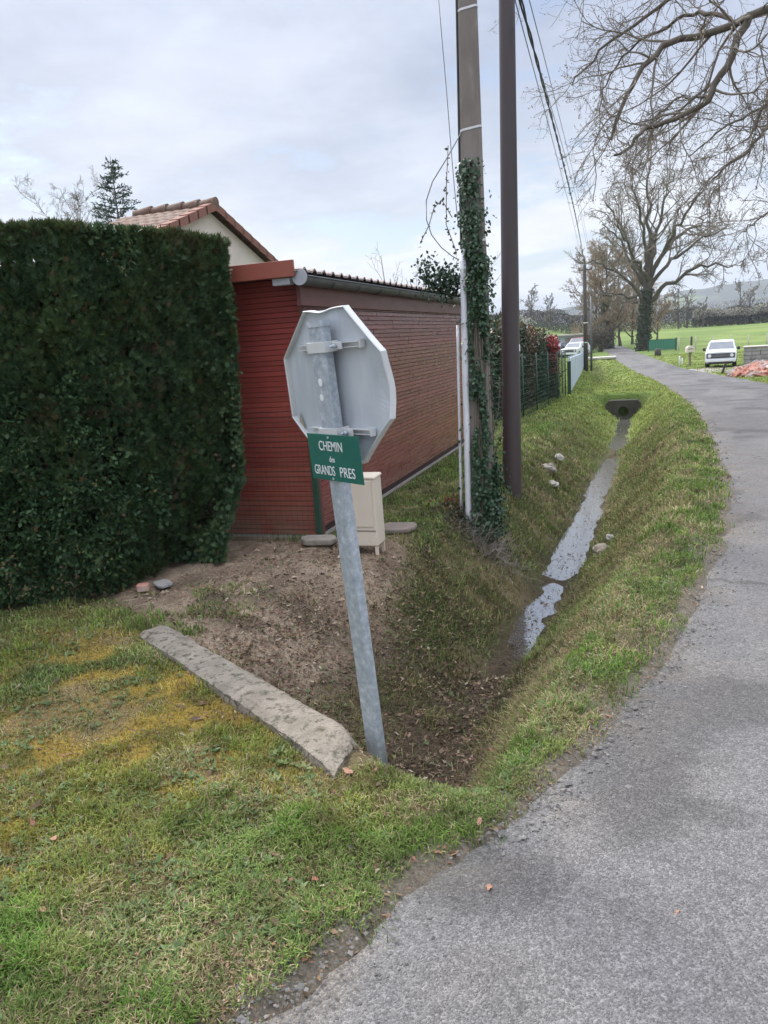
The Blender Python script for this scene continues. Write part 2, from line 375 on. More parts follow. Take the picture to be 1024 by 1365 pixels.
def board_mat(name, c1, c2, fade, rough, fade_z):
    """painted boards: tone per board from Col, worn paint low down"""
    m, nt, b, out = new_mat(name)
    a = nd(nt, 'ShaderNodeAttribute', attribute_name='Col')
    v = coords(nt, 'Object', (1, 1, 1)); vs = coords(nt, 'Object', (1.2, 1.2, 30))
    col = ramp(nt, noise_node(nt, vs, 1.2, 6, .65), [(.3, c1), (.7, c2)])
    col = mixc(nt, 1.0, col, a.outputs['Color'], 'MULTIPLY')
    sx = nd(nt, 'ShaderNodeSeparateXYZ'); nt.links.new(v, sx.inputs[0])
    mr = nd(nt, 'ShaderNodeMapRange'); mr.inputs[1].default_value = fade_z[1]; mr.inputs[2].default_value = fade_z[0]; nt.links.new(sx.outputs[2], mr.inputs[0])
    nz = ramp(nt, noise_node(nt, coords(nt, 'Object', (1, 1, 3.5)), 1.7, 8, .72), [(.38, g(0)), (.62, g(1))])
    w = nd(nt, 'ShaderNodeMath', operation='MULTIPLY'); nt.links.new(mr.outputs[0], w.inputs[0]); nt.links.new(nz, w.inputs[1])
    col = mixc(nt, w.outputs[0], col, fade)
    sp = nd(nt, 'ShaderNodeMapRange'); sp.inputs[1].default_value = -8.85*0+.34+.02; sp.inputs[2].default_value = .04; nt.links.new(sx.outputs[2], sp.inputs[0])
    sw = nd(nt, 'ShaderNodeMath', operation='MULTIPLY'); nt.links.new(sp.outputs[0], sw.inputs[0]); nt.links.new(ramp(nt, noise_node(nt, coords(nt, 'Object', (1, 1, .7)), 6, 7, .75), [(.35, g(0)), (.65, g(.75))]), sw.inputs[1])
    col = mixc(nt, sw.outputs[0], col, (.22, .155, .11))
    # pale scuffs
    sc = ramp(nt, noise_node(nt, coords(nt, 'Object', (1, 1, 1)), 4.5, 9, .75), [(.62, g(0)), (.72, g(.6))])
    col = mixc(nt, sc, col, tuple(k*1.5+.03 for k in fade))
    nt.links.new(col, b.inputs['Base Color'])
    rr = ramp(nt, noise_node(nt, vs, 2.5, 4), [(.3, g(rough-.1)), (.7, g(rough+.15))]); nt.links.new(rr, b.inputs['Roughness'])
    bump(nt, b, noise_node(nt, vs, 5, 5), .25, .003)
    return m
M['board_red'] = board_mat('red stained boards', (.24, .036, .026), (.31, .056, .042), (.32, .12, .075), .55, (0.0, 1.3))
M['board_plum'] = board_mat('weathered plum boards', (.165, .036, .044), (.265, .074, .082), (.28, .115, .09), .27, (-.1, 1.25))

# ================================================================ the ground
def axis(core0, core1, step, lo, hi, gr):
    a = list(np.arange(core0, core1+1e-6, step))
    s, x = step, core0
    left = []
    while x > lo: s *= gr; x -= s; left.append(x)
    s, x = step, core1
    right = []
    while x < hi: s *= gr; x += s; right.append(x)
    return np.array(left[::-1]+a+right)
gx = axis(-4.4, 1.6, .04, -1500, 1500, 1.055)
gy = axis(.9, 12.0, .045, -120, 2100, 1.028)
gy = np.unique(np.concatenate([gy[(gy < 24.3) | (gy > 26.8)], np.arange(24.3, 26.8, .05)]))
GX, GY = np.meshgrid(gx, gy)
GZ = terrain(GX, GY)
def lerp(a, b, t):
    t = np.asarray(t)[..., None]; return np.asarray(a)*(1-t)+np.asarray(b)*t
def moss_mask(x, y):
    n = fbm(x, y, 1.7, 71, 4)
    return (.35+.65*sstep(.4, .6, fbm(x, y, 5.5, 72, 3)))*sstep(.40, .60, n+.20*np.exp(-(((x+2.75)/1.05)**2+((y-2.6)/.6)**2))-.05)*np.exp(-(((x+2.65)/1.6)**2+((y-2.65)/1.15)**2)**2)
def straw_mask(x, y):
    n = fbm(x, y, 2.6, 77, 4)
    rl = road_left(y)
    verge = np.exp(-((x-rl+.62)/.42)**2)*sstep(2.6, 4, y)*(1-sstep(9, 15, y))
    return np.clip(sstep(.5, .68, n+.2*verge), 0, 1)
def ground_colour(x, y, z):
    n = fbm(x, y, 3.0, 91, 4); n2 = fbm(x, y, .12, 95, 4); n3 = fbm(x, y, 11, 93, 3)
    dep = zb(y)-z
    shaded_thatch = lerp((.05, .055, .022), (.085, .08, .035), sstep(.35, .65, n))  # turf base darkened to stand in for shade between the blades
    shaded_thatch = lerp(shaded_thatch, (.36, .25, .05), moss_mask(x, y)*.8)
    shaded_thatch = lerp(shaded_thatch, (.20, .155, .085), straw_mask(x, y)*.7)
    far = lerp((.125, .185, .045), (.185, .24, .065), sstep(.3, .7, n2))
    far = lerp(far, (.10, .155, .04), sstep(.5, .66, fbm(x, y*.35, .05, 99, 3))*.5)
    far = lerp(far, (.20, .22, .08), sstep(.55, .75, n)*.4)
    c = lerp(shaded_thatch, far, sstep(11, 22, y))
    soil = lerp((.19, .14, .095), (.33, .255, .18), sstep(.3, .7, n*.5+n3*.5))
    soil = lerp(soil, (.10, .078, .055), sstep(.5, .64, fbm(x, y, 4.5, 97, 4))*.75*sstep(5.2, 4.2, y))
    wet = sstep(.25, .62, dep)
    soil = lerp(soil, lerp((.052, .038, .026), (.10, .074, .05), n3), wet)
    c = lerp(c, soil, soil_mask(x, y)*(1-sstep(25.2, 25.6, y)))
    # worn edge of the lane
    rl = road_left(y)
    e = sstep(-.22, -.02, x-rl+(n-.5)*.4)*(1-sstep(20, 34, y))
    c = lerp(c, (.17, .145, .115), e*.85)
    # drive and apron off the lane, bare ground by the rubble
    ap = np.exp(-(((x-2.9)/1.9)**2+((y-44.2)/3.2)**2)**2)
    ap = np.maximum(ap, np.exp(-(((x-5)/2.4)**2+((y-42)/4.0)**2)**2)*.7)
    c = lerp(c, (.30, .28, .25), np.clip(ap*1.3*(.6+.8*n), 0, 1))
    c = lerp(c, (.035, .03, .022), np.exp(-((x-np.interp(y, DC_Y, DC_X))/.5)**2)*sstep(30.5, 32, y)*(1-sstep(62, 68, y))*.55)
    return c
gcol = ground_colour(GX, GY, GZ)
ny, nx = GX.shape
gi = np.arange(nx*ny).reshape(ny, nx)
gq = np.stack([gi[:-1, :-1], gi[:-1, 1:], gi[1:, 1:], gi[1:, :-1]], -1).reshape(-1, 4)
m, nt, b, out = new_mat('earth and turf')
a = nd(nt, 'ShaderNodeAttribute', attribute_name='Col')
v = coords(nt)
f1 = ramp(nt, noise_node(nt, v, 30, 8, .75), [(.3, g(.62)), (.7, g(1.38))])
f2 = ramp(nt, noise_node(nt, v, 120, 4, .7), [(.3, g(.75)), (.7, g(1.25))])
col = mixc(nt, 1, mixc(nt, 1, a.outputs['Color'], f1, 'MULTIPLY'), f2, 'MULTIPLY')
nt.links.new(col, b.inputs['Base Color']); b.inputs['Roughness'].default_value = .95; b.inputs['Specular IOR Level'].default_value = .2
bump(nt, b, noise_node(nt, v, 55, 8, .75), .9, .02)
M['ground'] = m
ground = link('ground', np_mesh('ground', np.stack([GX, GY, GZ], -1).reshape(-1, 3), [gq], m, gcol.reshape(-1, 3), True))
tag(ground, kind='structure')

# ---- the lane: a sheet of worn asphalt with a crumbling edge
ry = np.concatenate([np.arange(-14, .4, .12), np.arange(.4, 9, .035), np.arange(9, 30, .12), np.arange(30, 112, .5)])
us = np.concatenate([np.linspace(0, .12, 14)[:-1], np.linspace(.12, .88, 26)[:-1], np.linspace(.88, 1, 10)])
RV = []
for k, y in enumerate(ry):
    l = float(road_left(y)) if y > 0 else -6.0-(-y)*.6
    r = float(road_right(y))
    if y < .0: l = max(l, -30)
    l += (float(fbm(y, 3.3, 3.1, 5, 4))-.5)*.15 + (float(vnoise(y, 9.1, 16, 6))-.5)*.05
    r += (float(fbm(y, 8.3, 2.0, 15, 4))-.5)*.3
    xs = l+(r-l)*us
    zz = zb(y)+.0+.03*np.sin(us*math.pi) + 0*xs
    zz[0] -= .06; zz[1] -= .014; zz[2] -= .006; zz[-1] -= .06
    RV.append(np.stack([xs, np.full_like(xs, y), zz+.002], -1))
RV = np.array(RV); n0, n1 = RV.shape[:2]
ri = np.arange(n0*n1).reshape(n0, n1)
rq = np.stack([ri[:-1, :-1], ri[:-1, 1:], ri[1:, 1:], ri[1:, :-1]], -1).reshape(-1, 4)
rx, ryy = RV[..., 0], RV[..., 1]
edge = np.exp(-np.abs(rx-road_left(ryy))/.22)
tone = lerp((.143, .138, .133), (.176, .170, .164), fbm(rx, ryy, .9, 31, 4))
tone = lerp(tone, (.115, .112, .11), sstep(.50, .66, fbm(rx*1.6, ryy*.35, .8, 33, 4))*sstep(5, 12, ryy)*.8)
tone = lerp(tone, (.215, .175, .135), np.clip(edge*sstep(.35, .6, fbm(rx, ryy, 5, 35, 3)), 0, 1)*.6)
lu = (rx-road_left(ryy))/np.maximum(road_right(ryy)-road_left(ryy), .5)
track = np.exp(-((lu-.27)/.10)**2)+np.exp(-((lu-.74)/.10)**2)
tone = tone*(1+.10*track*(fbm(rx, ryy, .7, 37, 3)+.2))[..., None]
tone = tone*(1-.30*sstep(.56, .66, fbm(rx, ryy, 1.5, 38, 4)))[..., None]
m, nt, b, out = new_mat('worn asphalt')
a = nd(nt, 'ShaderNodeAttribute', attribute_name='Col'); v = coords(nt)
vo = nd(nt, 'ShaderNodeTexVoronoi', feature='F1', Scale=190.0); nt.links.new(v, vo.inputs['Vector'])
sv = nd(nt, 'ShaderNodeSeparateColor'); nt.links.new(vo.outputs['Color'], sv.inputs[0])
st = ramp(nt, sv.outputs[0], [(.0, g(.66)), (.45, g(.9)), (.78, g(1.1)), (1.0, g(1.5))])
fl = ramp(nt, noise_node(nt, v, 2.2, 6, .7), [(.3, g(.84)), (.7, g(1.16))])
fm = ramp(nt, noise_node(nt, v, 45, 6, .75), [(.3, g(.72)), (.7, g(1.28))])
col = mixc(nt, 1, mixc(nt, 1, mixc(nt, 1, a.outputs['Color'], st, 'MULTIPLY'), fl, 'MULTIPLY'), fm, 'MULTIPLY')
cn = nd(nt, 'ShaderNodeTexNoise', Scale=2.3, Detail=5.0); nt.links.new(v, cn.inputs['Vector'])
cvm = nd(nt, 'ShaderNodeMix', data_type='VECTOR'); cvm.inputs[0].default_value = .28; nt.links.new(v, cvm.inputs[4]); nt.links.new(cn.outputs['Color'], cvm.inputs[5])
cvo = nd(nt, 'ShaderNodeTexVoronoi', feature='DISTANCE_TO_EDGE', Scale=1.05); nt.links.new(cvm.outputs[1], cvo.inputs['Vector'])
crk = ramp(nt, cvo.outputs['Distance'], [(.004, g(1)), (.013, g(0))])
cmk = ramp(nt, noise_node(nt, v, .55, 3), [(.50, g(0)), (.58, g(.6))])
cml = nd(nt, 'ShaderNodeMath', operation='MULTIPLY'); nt.links.new(crk, cml.inputs[0]); nt.links.new(cmk, cml.inputs[1])
col = mixc(nt, cml.outputs[0], col, (.06, .056, .05))
nt.links.new(col, b.inputs['Base Color']); b.inputs['Roughness'].default_value = .85; b.inputs['Specular IOR Level'].default_value = .35
inv = ramp(nt, vo.outputs['Distance'], [(0, g(1)), (.7, g(0))])
bump(nt, b, inv, .7, .006)
road = link('road', np_mesh('road', RV.reshape(-1, 3), [rq], m, tone.reshape(-1, 3), True)); tag(road, kind='structure')

# ---- water lying in the ditch bottom
wy = np.arange(5.0, 25.28, .05); wu = np.linspace(-.42, .42, 18)
WX = np.interp(wy, DC_Y, DC_X)[:, None]+wu[None]; WY = np.repeat(wy[:, None], 18, 1)
WZ = np.repeat(water_z(wy)[:, None], 18, 1)
wi = np.arange(WX.size).reshape(WX.shape)
wq = np.stack([wi[:-1, :-1], wi[:-1, 1:], wi[1:, 1:], wi[1:, :-1]], -1).reshape(-1, 4)
m, nt, b, out = new_mat('ditch water')
v = coords(nt, 'Object', (.7, 2.6, 1))
b.inputs['Base Color'].default_value = (.10, .095, .08, 1); b.inputs['Roughness'].default_value = .03
b.inputs['IOR'].default_value = 3.0; b.inputs['Specular IOR Level'].default_value = .9
bump(nt, b, noise_node(nt, v, 7, 3), .22, .012)
water = link('ditch_water', np_mesh('ditch_water', np.stack([WX, WY, WZ], -1).reshape(-1, 3), [wq], m, None, True)); tag(water, kind='structure')

# ---- wooded hills at the horizon
hx = np.linspace(-1500, 1500, 400); hyv = np.array([1250, 1350, 1430, 1500, 1600, 1800])
HP = []
for j, y in enumerate(hyv):
    prof = [0, .45, .8, 1.0, .9, .5][j]
    ridge = 46+16*(fbm(hx, 0*hx+3, .0035, 51, 4)-.5)*2 + 18*sstep(60, 330, hx) - 10*sstep(-40, -240, hx)
    top = ridge*prof + (6 if j in (2, 3, 4) else 0)*fbm(hx, 0*hx+j*7, .05, 53+j, 3)
    HP.append(np.stack([hx, np.full_like(hx, y), top+3.0], -1))
HP = np.array(HP); hi = np.arange(HP.shape[0]*HP.shape[1]).reshape(HP.shape[:2])
hq = np.stack([hi[:-1, :-1], hi[:-1, 1:], hi[1:, 1:], hi[1:, :-1]], -1).reshape(-1, 4)
M['hills'] = pmat('wooded hillside', (.035, .04, .032), (.085, .085, .055), .03, .95, 0, c3=(.12, .15, .06), s3=.012, k3=(.52, .6))
hills = link('hills', np_mesh('hills', HP.reshape(-1, 3), [hq], M['hills'], None, True)); tag(hills, kind='structure')
# ================================================================ grass, weeds, litter, gravel
def in_lane(x, y, pad=0.0):
    l = road_left(y)+pad+(fbm(y, 3.3, 3.1, 5, 4)-.5)*.15; r = road_right(y)-pad
    return (x > l) & (x < r)
def hedge_cover(x, y):       # ground under the hedge and shed
    fx = np.interp(y, [3.2, 3.8, 4.35, 5.55], [-6.0, -4.05, -3.32, -3.05])
    return ((x < fx-.02) & (y > 3.3) & (y < 6)) | ((x < -2.6) & (y > 5.9) & (y < 12))
def polar(n, r0, r1, pw, rng, spread=41):
    u = rng.uniform(size=n); e = 1-pw
    r = (r0**e+u*(r1**e-r0**e))**(1/e)
    a = YAW+np.radians(rng.uniform(-spread, spread, n))
    return r*np.sin(a), r*np.cos(a), r
rng = RS(11)
NB = 1050000
x, y, r = polar(NB, 1.15, 75, .80, rng)
dens = fbm(x, y, 4.5, 61, 3)
soil = soil_mask(x, y)
lin = x-(road_left(y)+(fbm(y, 3.3, 3.1, 5, 4)-.5)*.15)
keep = (~in_lane(x, y, .0) | (rng.uniform(size=NB) < .55*np.exp(-np.maximum(lin, 0)/.07)*(dens > .48))) & ~hedge_cover(x, y)
keep &= rng.uniform(size=NB) > soil*1.05-.75*sstep(.56, .70, fbm(x, y, 2.7, 62, 4))*sstep(4.9, 4.2, y-.25*(x+2.2))
edge_d = road_left(y)-x
keep &= rng.uniform(size=NB) < np.clip(.55+edge_d/.16+(dens-.5)*2.2, .12, 1)*np.where(y > 26, 1, 1) + (x > road_right(y))
keep &= rng.uniform(size=NB) > .8*np.exp(-(((x-3.4)/2.2)**2+((y-43.5)/4)**2)**2)
dd = ditch_depth(x, y)
keep &= (rng.uniform(size=NB) > sstep(.66, .79, dd)*np.where(y < 5, .75, .95))
keep &= rng.uniform(size=NB) > .25*straw_mask(x, y)*(r < 9)
keep &= beam_side(x, y)*0 + np.abs(beam_side(x, y)) > -1
bs = beam_side(x, y); al = (x-BEAM_A[0])*.837-(y-BEAM_A[1])*.548
keep &= ~((bs > -.09) & (bs < .12) & (al > -.05) & (al < 2.0))
x, y, r, dd = x[keep], y[keep], r[keep], dd[keep]; n = len(x)
z = terrain(x, y)
bank = sstep(.03, .2, dd)
n1 = fbm(x, y, 2.4, 63, 4); n2 = fbm(x, y, .9, 65, 4); n3 = fbm(x, y, 6, 67, 3)
rl = road_left(y)
lush = sstep(.48, .66, n1+.16*np.exp(-((x-rl+.25)/.2)**2)*sstep(4, 6, y)+.2*np.exp(-(((x+1.15)/.75)**2+((y-2.15)/.32)**2)))
moss = moss_mask(x, y); straw = straw_mask(x, y)
u = rng.uniform(size=n)
c = lerp((.125, .20, .045), (.215, .285, .08), rng.uniform(size=n))
c = lerp(c, (.12, .22, .035), (lush*.8)[:])
c = lerp(c, (.25, .27, .085), sstep(.52, .7, n3)*.6)
c = lerp(c, (.46, .31, .06), moss*.85*(rng.uniform(size=n) < .85))
bl = bank*sstep(.47, .62, fbm(x, y, 1.9, 66, 4)+.25*(1-sstep(4, 7, y)))
isstraw = (u < .09+.42*straw+.20*bank*sstep(.4, .62, n2))
c[isstraw] = lerp((.30, .235, .125), (.43, .36, .21), rng.uniform(size=isstraw.sum()))
brown = (rng.uniform(size=n) < .07+.12*bank+.45*bl)
c[brown] = lerp((.13, .09, .05), (.22, .155, .09), rng.uniform(size=brown.sum()))
olive = bank*.55*(1-sstep(13, 20, y)); c = lerp(c, (.165, .175, .06), olive*(rng.uniform(size=n) < .8))
far = sstep(13, 24, y)
c = lerp(c, lerp((.19, .245, .05), (.31, .34, .10), sstep(.35, .65, n2*.5+n1*.5)), far*.85)
c = c*rng.uniform(.72, 1.28, n)[:, None]*(1+.62*(fbm(x, y, 8.5, 68, 3)-.5)*2)[:, None].clip(.55, 1.5)
L = rng.uniform(.018, .044, n)*(1+.5*lush+.35*bank)*(1-.5*moss)
L *= np.clip(.8+r/20, 1, 1.45)*np.clip(.55+1.1*fbm(x, y, 7, 69, 3), .6, 1.5)
W = rng.uniform(.0024, .0050, n)*np.maximum(1, r/3.1)
W = np.where(r > 14, W*.9, W)
az = rng.uniform(0, 2*math.pi, n); lean = rng.uniform(.25, 1.25, n)*(1+.5*isstraw)
# on the banks the blades hang downhill
down = np.where(x > np.interp(y, DC_Y, DC_X), -1.0, 1.0)
dx = np.cos(az)*(1-.25*bank)+down*bank*.45; dy = np.sin(az)*(1-.25*bank)
dl = np.hypot(dx, dy)+1e-6; dx, dy = dx/dl, dy/dl
h = L/np.sqrt(1+lean**2); s = h*lean
px, py = -dy*W/2, dx*W/2
base = np.stack([x, y, z-.004], -1); D = np.stack([dx, dy, 0*x], -1); S = np.stack([px, py, 0*x], -1); Z = np.array([0, 0, 1.0])
mid = base+D*(s*.38)[:, None]+Z*(h*.66)[:, None]; tip = base+D*s[:, None]+Z*(h*(1-.18*np.minimum(lean, 1.4)))[:, None]
V = np.stack([base-S, base+S, mid+S*.8, mid-S*.8, tip], 1).reshape(-1, 3)
o = np.arange(n)[:, None]*5
quads = o+np.array([0, 1, 2, 3]); tris = o+np.array([3, 2, 4])
grass = link('grass', np_mesh('grass', V, [quads, tris], M['blade'], np.repeat(c, 5, 0)))
tag(grass, kind='stuff')
print('blades', n)

# low broad-leaved weeds in the lawn and on the banks
rng = RS(12)
x, y, r = polar(22000, 1.3, 11, .75, rng)
k = ~in_lane(x, y, -.08) & ~hedge_cover(x, y) & (ditch_depth(x, y) < .55) & (rng.uniform(size=len(x)) > soil_mask(x, y)*.9)
k &= (fbm(x, y, 1.5, 81, 3)+.12*(ditch_depth(x, y) > .08) > .46) & (np.abs(beam_side(x, y)) > .15)
x, y = x[k], y[k]; n = len(x); z = terrain(x, y)
q = 7
P = np.repeat(np.stack([x, y, z+.006], -1), q, 0)
a = rng.uniform(0, 2*math.pi, n*q); el = rng.uniform(.15, .75, n*q)
D = np.stack([np.cos(a)*np.cos(el), np.sin(a)*np.cos(el), np.sin(el)], -1)
sz = np.repeat(rng.uniform(.010, .030, n), q)*rng.uniform(.4, 1.3, n*q)
V, Q = leaves(P, D, sz, sz*rng.uniform(.25, .5, n*q), rng, side=nrm(np.cross(D, np.array([0, 0, 1.0]))))
c = np.repeat(lerp((.10, .17, .06), (.22, .27, .12), rng.uniform(size=n)), q, 0)*rng.uniform(.8, 1.2, n*q)[:, None]
weeds = link('lawn_weeds', np_mesh('lawn_weeds', V, [Q], M['blade'], np.repeat(c, 4, 0))); tag(weeds, kind='stuff')

# dead leaves, clippings and crumbs of earth
rng = RS(13)
x, y, r = polar(230000, 1.3, 16, .75, rng)
dd = ditch_depth(x, y); so = soil_mask(x, y)
p = .11+.55*so*(.2+fbm(x, y, 3, 83, 3))+.85*sstep(.05, .25, dd)*sstep(.36, .6, fbm(x, y, 2, 84, 3)+.2*(1-sstep(4, 7, y)))*(1-.93*(dd > .6)*(y > 5.0))+.22*sstep(.55, .7, fbm(x, y, 2.2, 85, 4))
k = (rng.uniform(size=len(x)) < p) & ~in_lane(x, y, .12) & ~hedge_cover(x, y)
x, y, dd = x[k], y[k], dd[k]; n = len(x); z = terrain(x, y)
z = np.where((dd > .6) & (y > 5), np.maximum(z, water_z(y)), z)
a = rng.uniform(0, 2*math.pi, n); el = rng.uniform(-.1, .6, n)
D = np.stack([np.cos(a)*np.cos(el), np.sin(a)*np.cos(el), np.sin(el)], -1)
sz = rng.uniform(.006, .028, n)*np.where(rng.uniform(size=n) < .06, 1.9, 1)
sd = nrm(np.cross(D, np.array([0, 0, 1.0]))+rng.normal(size=(n, 3))*.35)
V, Q = leaves(np.stack([x, y, z+.006], -1), D, sz, sz*rng.uniform(.12, .75, n), rng, side=sd)
c = lerp((.10, .065, .04), (.30, .19, .115), rng.uniform(size=n)**1.4); red = rng.uniform(size=n) < .10; c[red] = (.30, .13, .09)
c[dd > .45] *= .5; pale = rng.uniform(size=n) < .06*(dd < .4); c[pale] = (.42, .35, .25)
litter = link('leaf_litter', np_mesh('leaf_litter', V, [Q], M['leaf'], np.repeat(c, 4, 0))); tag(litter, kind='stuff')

rng = RS(19)
n0 = 60000; x = rng.uniform(-2.9, -.35, n0); y = rng.uniform(2.6, 7.2, n0); dd = ditch_depth(x, y); bsd = beam_side(x, y)
pt = sstep(.35, .62, fbm(x, y, 2.3, 191, 4)+.12*(1-sstep(4.5, 6.5, y)))*sstep(.0, .10, dd)*(1-sstep(5.6, 7.2, y))*(1-.85*(x > np.interp(y, DC_Y, DC_X)+.12))
pt = np.maximum(pt, .30*soil_mask(x, y)*(fbm(x, y, 5, 192, 3) > .45))
k = (rng.uniform(size=n0) < pt*.62) & (bsd > .14) & ~((dd > .70) & (y > 5.0)); x, y = x[k], y[k]; n = len(x); z = terrain(x, y)
a = rng.uniform(0, 6.28, n); el = rng.uniform(-.25, .85, n); D = np.stack([np.cos(a)*np.cos(el), np.sin(a)*np.cos(el), np.sin(el)], -1)
sz = rng.uniform(.012, .042, n); V, Q = leaves(np.stack([x, y, z+.008], -1), D, sz, sz*np.where(rng.uniform(size=n) < .35, .09, rng.uniform(.3, .8, n)), rng, side=nrm(np.cross(D, np.array([0, 0, 1.0]))+rng.normal(size=(n, 3))*.5))
c = lerp((.085, .055, .036), (.33, .22, .14), rng.uniform(size=n)**1.25); q_ = rng.uniform(size=n); c[q_ < .10] = (.42, .34, .24); c[q_ > .90] = (.09, .12, .045)
tag(link('ditch_litter', np_mesh('ditch_litter', V, [Q], M['leaf'], np.repeat(c, 4, 0))), kind='stuff')
# loose chippings along the lane's edge and clods on the bare earth
rng = RS(14)
ico = [(0, 0, 1), (.9, 0, .1), (0, .9, .15), (-.9, .1, .1), (.1, -.9, .05), (.1, 0, -.5)]
icf = np.array([(0, 1, 2), (0, 2, 3), (0, 3, 4), (0, 4, 1), (5, 2, 1), (5, 3, 2), (5, 4, 3), (5, 1, 4)])
def pebbles(name, x, y, z, size, col, rng):
    n = len(x); B = np.array(ico)[None]*rng.uniform(.6, 1.3, (n, 6, 1))*np.stack([rng.uniform(.7, 1.3, n), rng.uniform(.7, 1.3, n), rng.uniform(.4, .8, n)], -1)[:, None]
    a = rng.uniform(0, 6.28, n); ca, sa = np.cos(a)[:, None], np.sin(a)[:, None]
    X = B[..., 0]*ca-B[..., 1]*sa; Y = B[..., 0]*sa+B[..., 1]*ca
    V = np.stack([X, Y, B[..., 2]], -1)*size[:, None, None]+np.stack([x, y, z], -1)[:, None]
    F = (np.arange(n)[:, None, None]*6+icf[None]).reshape(-1, 3)
    return link(name, np_mesh(name, V.reshape(-1, 3), [F], M['pebble'], np.repeat(col, 6, 0)))
M['pebble'] = attr_mat('chippings', .9, .3, 0, 0)
x, y, r = polar(90000, 1.3, 22, .7, rng)
e = x-road_left(y); wdt = fbm(x, y, 3, 87, 3)
p = .8*np.exp(-((e-.04)/(.10+.22*wdt))**2)*sstep(.25, .6, wdt)
p = np.maximum(p, .035*(e > 0)*(e < 3))
k = rng.uniform(size=len(x)) < p
x, y = x[k], y[k]; n = len(x)
z = np.maximum(terrain(x, y), np.where(x-road_left(y) > .05, zb(y)+.006, -9))
sz = rng.uniform(.003, .008, n)*np.where(rng.uniform(size=n) < .04, 2, 1)*(1+y/12)
cc = lerp((.10, .095, .09), (.235, .22, .20), rng.uniform(size=n)); 
tag(pebbles('gravel', x, y, z, sz, cc, rng), kind='stuff')
x, y, r = polar(130000, 2.4, 8, .7, rng)
k = (rng.uniform(size=len(x)) < soil_mask(x, y)*.6*(fbm(x, y, 4, 89, 3)+.1)) & ~hedge_cover(x, y) & (beam_side(x, y) > .14)
x, y = x[k], y[k]; n = len(x); z = terrain(x, y)
dep = sstep(.12, .5, zb(y)-z)
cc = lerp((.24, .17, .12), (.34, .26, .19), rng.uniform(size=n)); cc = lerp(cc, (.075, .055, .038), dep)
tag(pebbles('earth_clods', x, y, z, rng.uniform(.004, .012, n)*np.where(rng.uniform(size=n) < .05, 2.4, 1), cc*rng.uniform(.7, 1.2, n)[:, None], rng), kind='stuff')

# oak leaves big enough to pick out
leaf_poly = [(0, 0), (.010, .010), (.008, .020), (.019, .028), (.014, .038), (.023, .050), (.015, .060), (.017, .072), (.006, .080), (0, .088),
             (-.006, .080), (-.016, .071), (-.014, .060), (-.022, .048), (-.013, .037), (-.018, .027), (-.008, .019), (-.009, .010)]
M['dead_leaf'] = pmat('dead oak leaf', (.26, .13, .085), (.36, .20, .13), 30, .8, .2)
ll = [(-.43, 1.92, 'curled brown oak leaf lying on the asphalt close to the grass edge'),
      (.10, 1.97, 'small pinkish brown leaf alone on open asphalt of the lane'),
      (-1.10, 2.47, 'brown leaf standing against the foot of the leaning post'),
      (-.52, 2.22, 'flat tan leaf on the verge where grass meets asphalt'),
      (-1.66, 1.53, 'reddish brown leaf in the lower left lawn beside the lane corner'),
      (-1.95, 1.85, 'reddish dead leaf lying deep in the lawn left of the lane')]
for i, (x, y, lab) in enumerate(ll):
    vs = [(p[0]*1.0, p[1], .006+.12*abs(p[0])+.004*math.sin(p[1]*70+i)) for p in leaf_poly]
    vs = vs+[(p[0], p[1], p[2]-.0012) for p in vs]; q = len(leaf_poly)
    mb = MB(); mb.add(vs, [tuple(range(q)), tuple(range(q, 2*q))[::-1]]+[(j, (j+1) % q, q+(j+1) % q, q+j) for j in range(q)])
    zz = max(float(terrain(x, y)), float(zb(y))+.004 if x > road_left(y) else -9)
    o = mb.build('fallen_leaf', M['dead_leaf'], loc=(x, y, zz+.006)); o.rotation_euler = (.12*i-.2, .15, i*2.1)
    o.scale = [(.5, .5, .8), (.34, .34, .6), (.7, .7, .8), (.42, .42, .7), (.62, .62, .8), (.6, .6, .8)][i]
    tag(o, lab, 'leaf', 'fallen leaves one can pick out')
# ================================================================ leaning sign post
zbase = float(terrain(-1.0456, 2.7092))
Bp = Vector((-1.0456, 2.7092, -.1248)); Tp = Vector((-1.1177, 2.6205, 1.6877))
ax = (Tp-Bp).normalized()
u0 = Vector((math.cos(-.505), math.sin(-.505), 0)); nb = ax.cross(u0).normalized()          # back normal
if nb.dot(Vector((-.51, -.86, 0))) < 0: nb = -nb
uu = nb.cross(ax).normalized()
if uu.dot(u0) < 0: uu = -uu
root = thing('road_sign', (Bp.x, Bp.y, zbase), 'leaning galvanised post with grey octagonal sign seen from behind and green street plate', 'road sign')
org = Vector((Bp.x, Bp.y, zbase))
def SP(u, n, t):      # sign coordinates: across, out of the back, along the post from its foot
    p = Bp+uu*u+nb*n+ax*t-org; return (p.x, p.y, p.z)
plen = (Tp-Bp).length
def prof_rr(w, d, r, k=4):
    pts = []
    for cx, cy, a0 in ((w/2-r, d/2-r, 0), (-w/2+r, d/2-r, 90), (-w/2+r, -d/2+r, 180), (w/2-r, -d/2+r, 270)):
        for i in range(k+1):
            a = math.radians(a0+90*i/k); pts.append((cx+r*math.cos(a), cy+r*math.sin(a)))
    return pts
outer, inner = prof_rr(.080, .042, .006), prof_rr(.070, .032, .004)
mb = MB(); q = len(outer); lv = [-.45, .0, .4, .9, 1.3, plen]
vs = [SP(p[0], p[1], t) for t in lv for p in outer]
fs = [(j*q+i, j*q+(i+1) % q, (j+1)*q+(i+1) % q, (j+1)*q+i) for j in range(len(lv)-1) for i in range(q)]
mb.add(vs, fs, True)
n0 = len(lv)-1
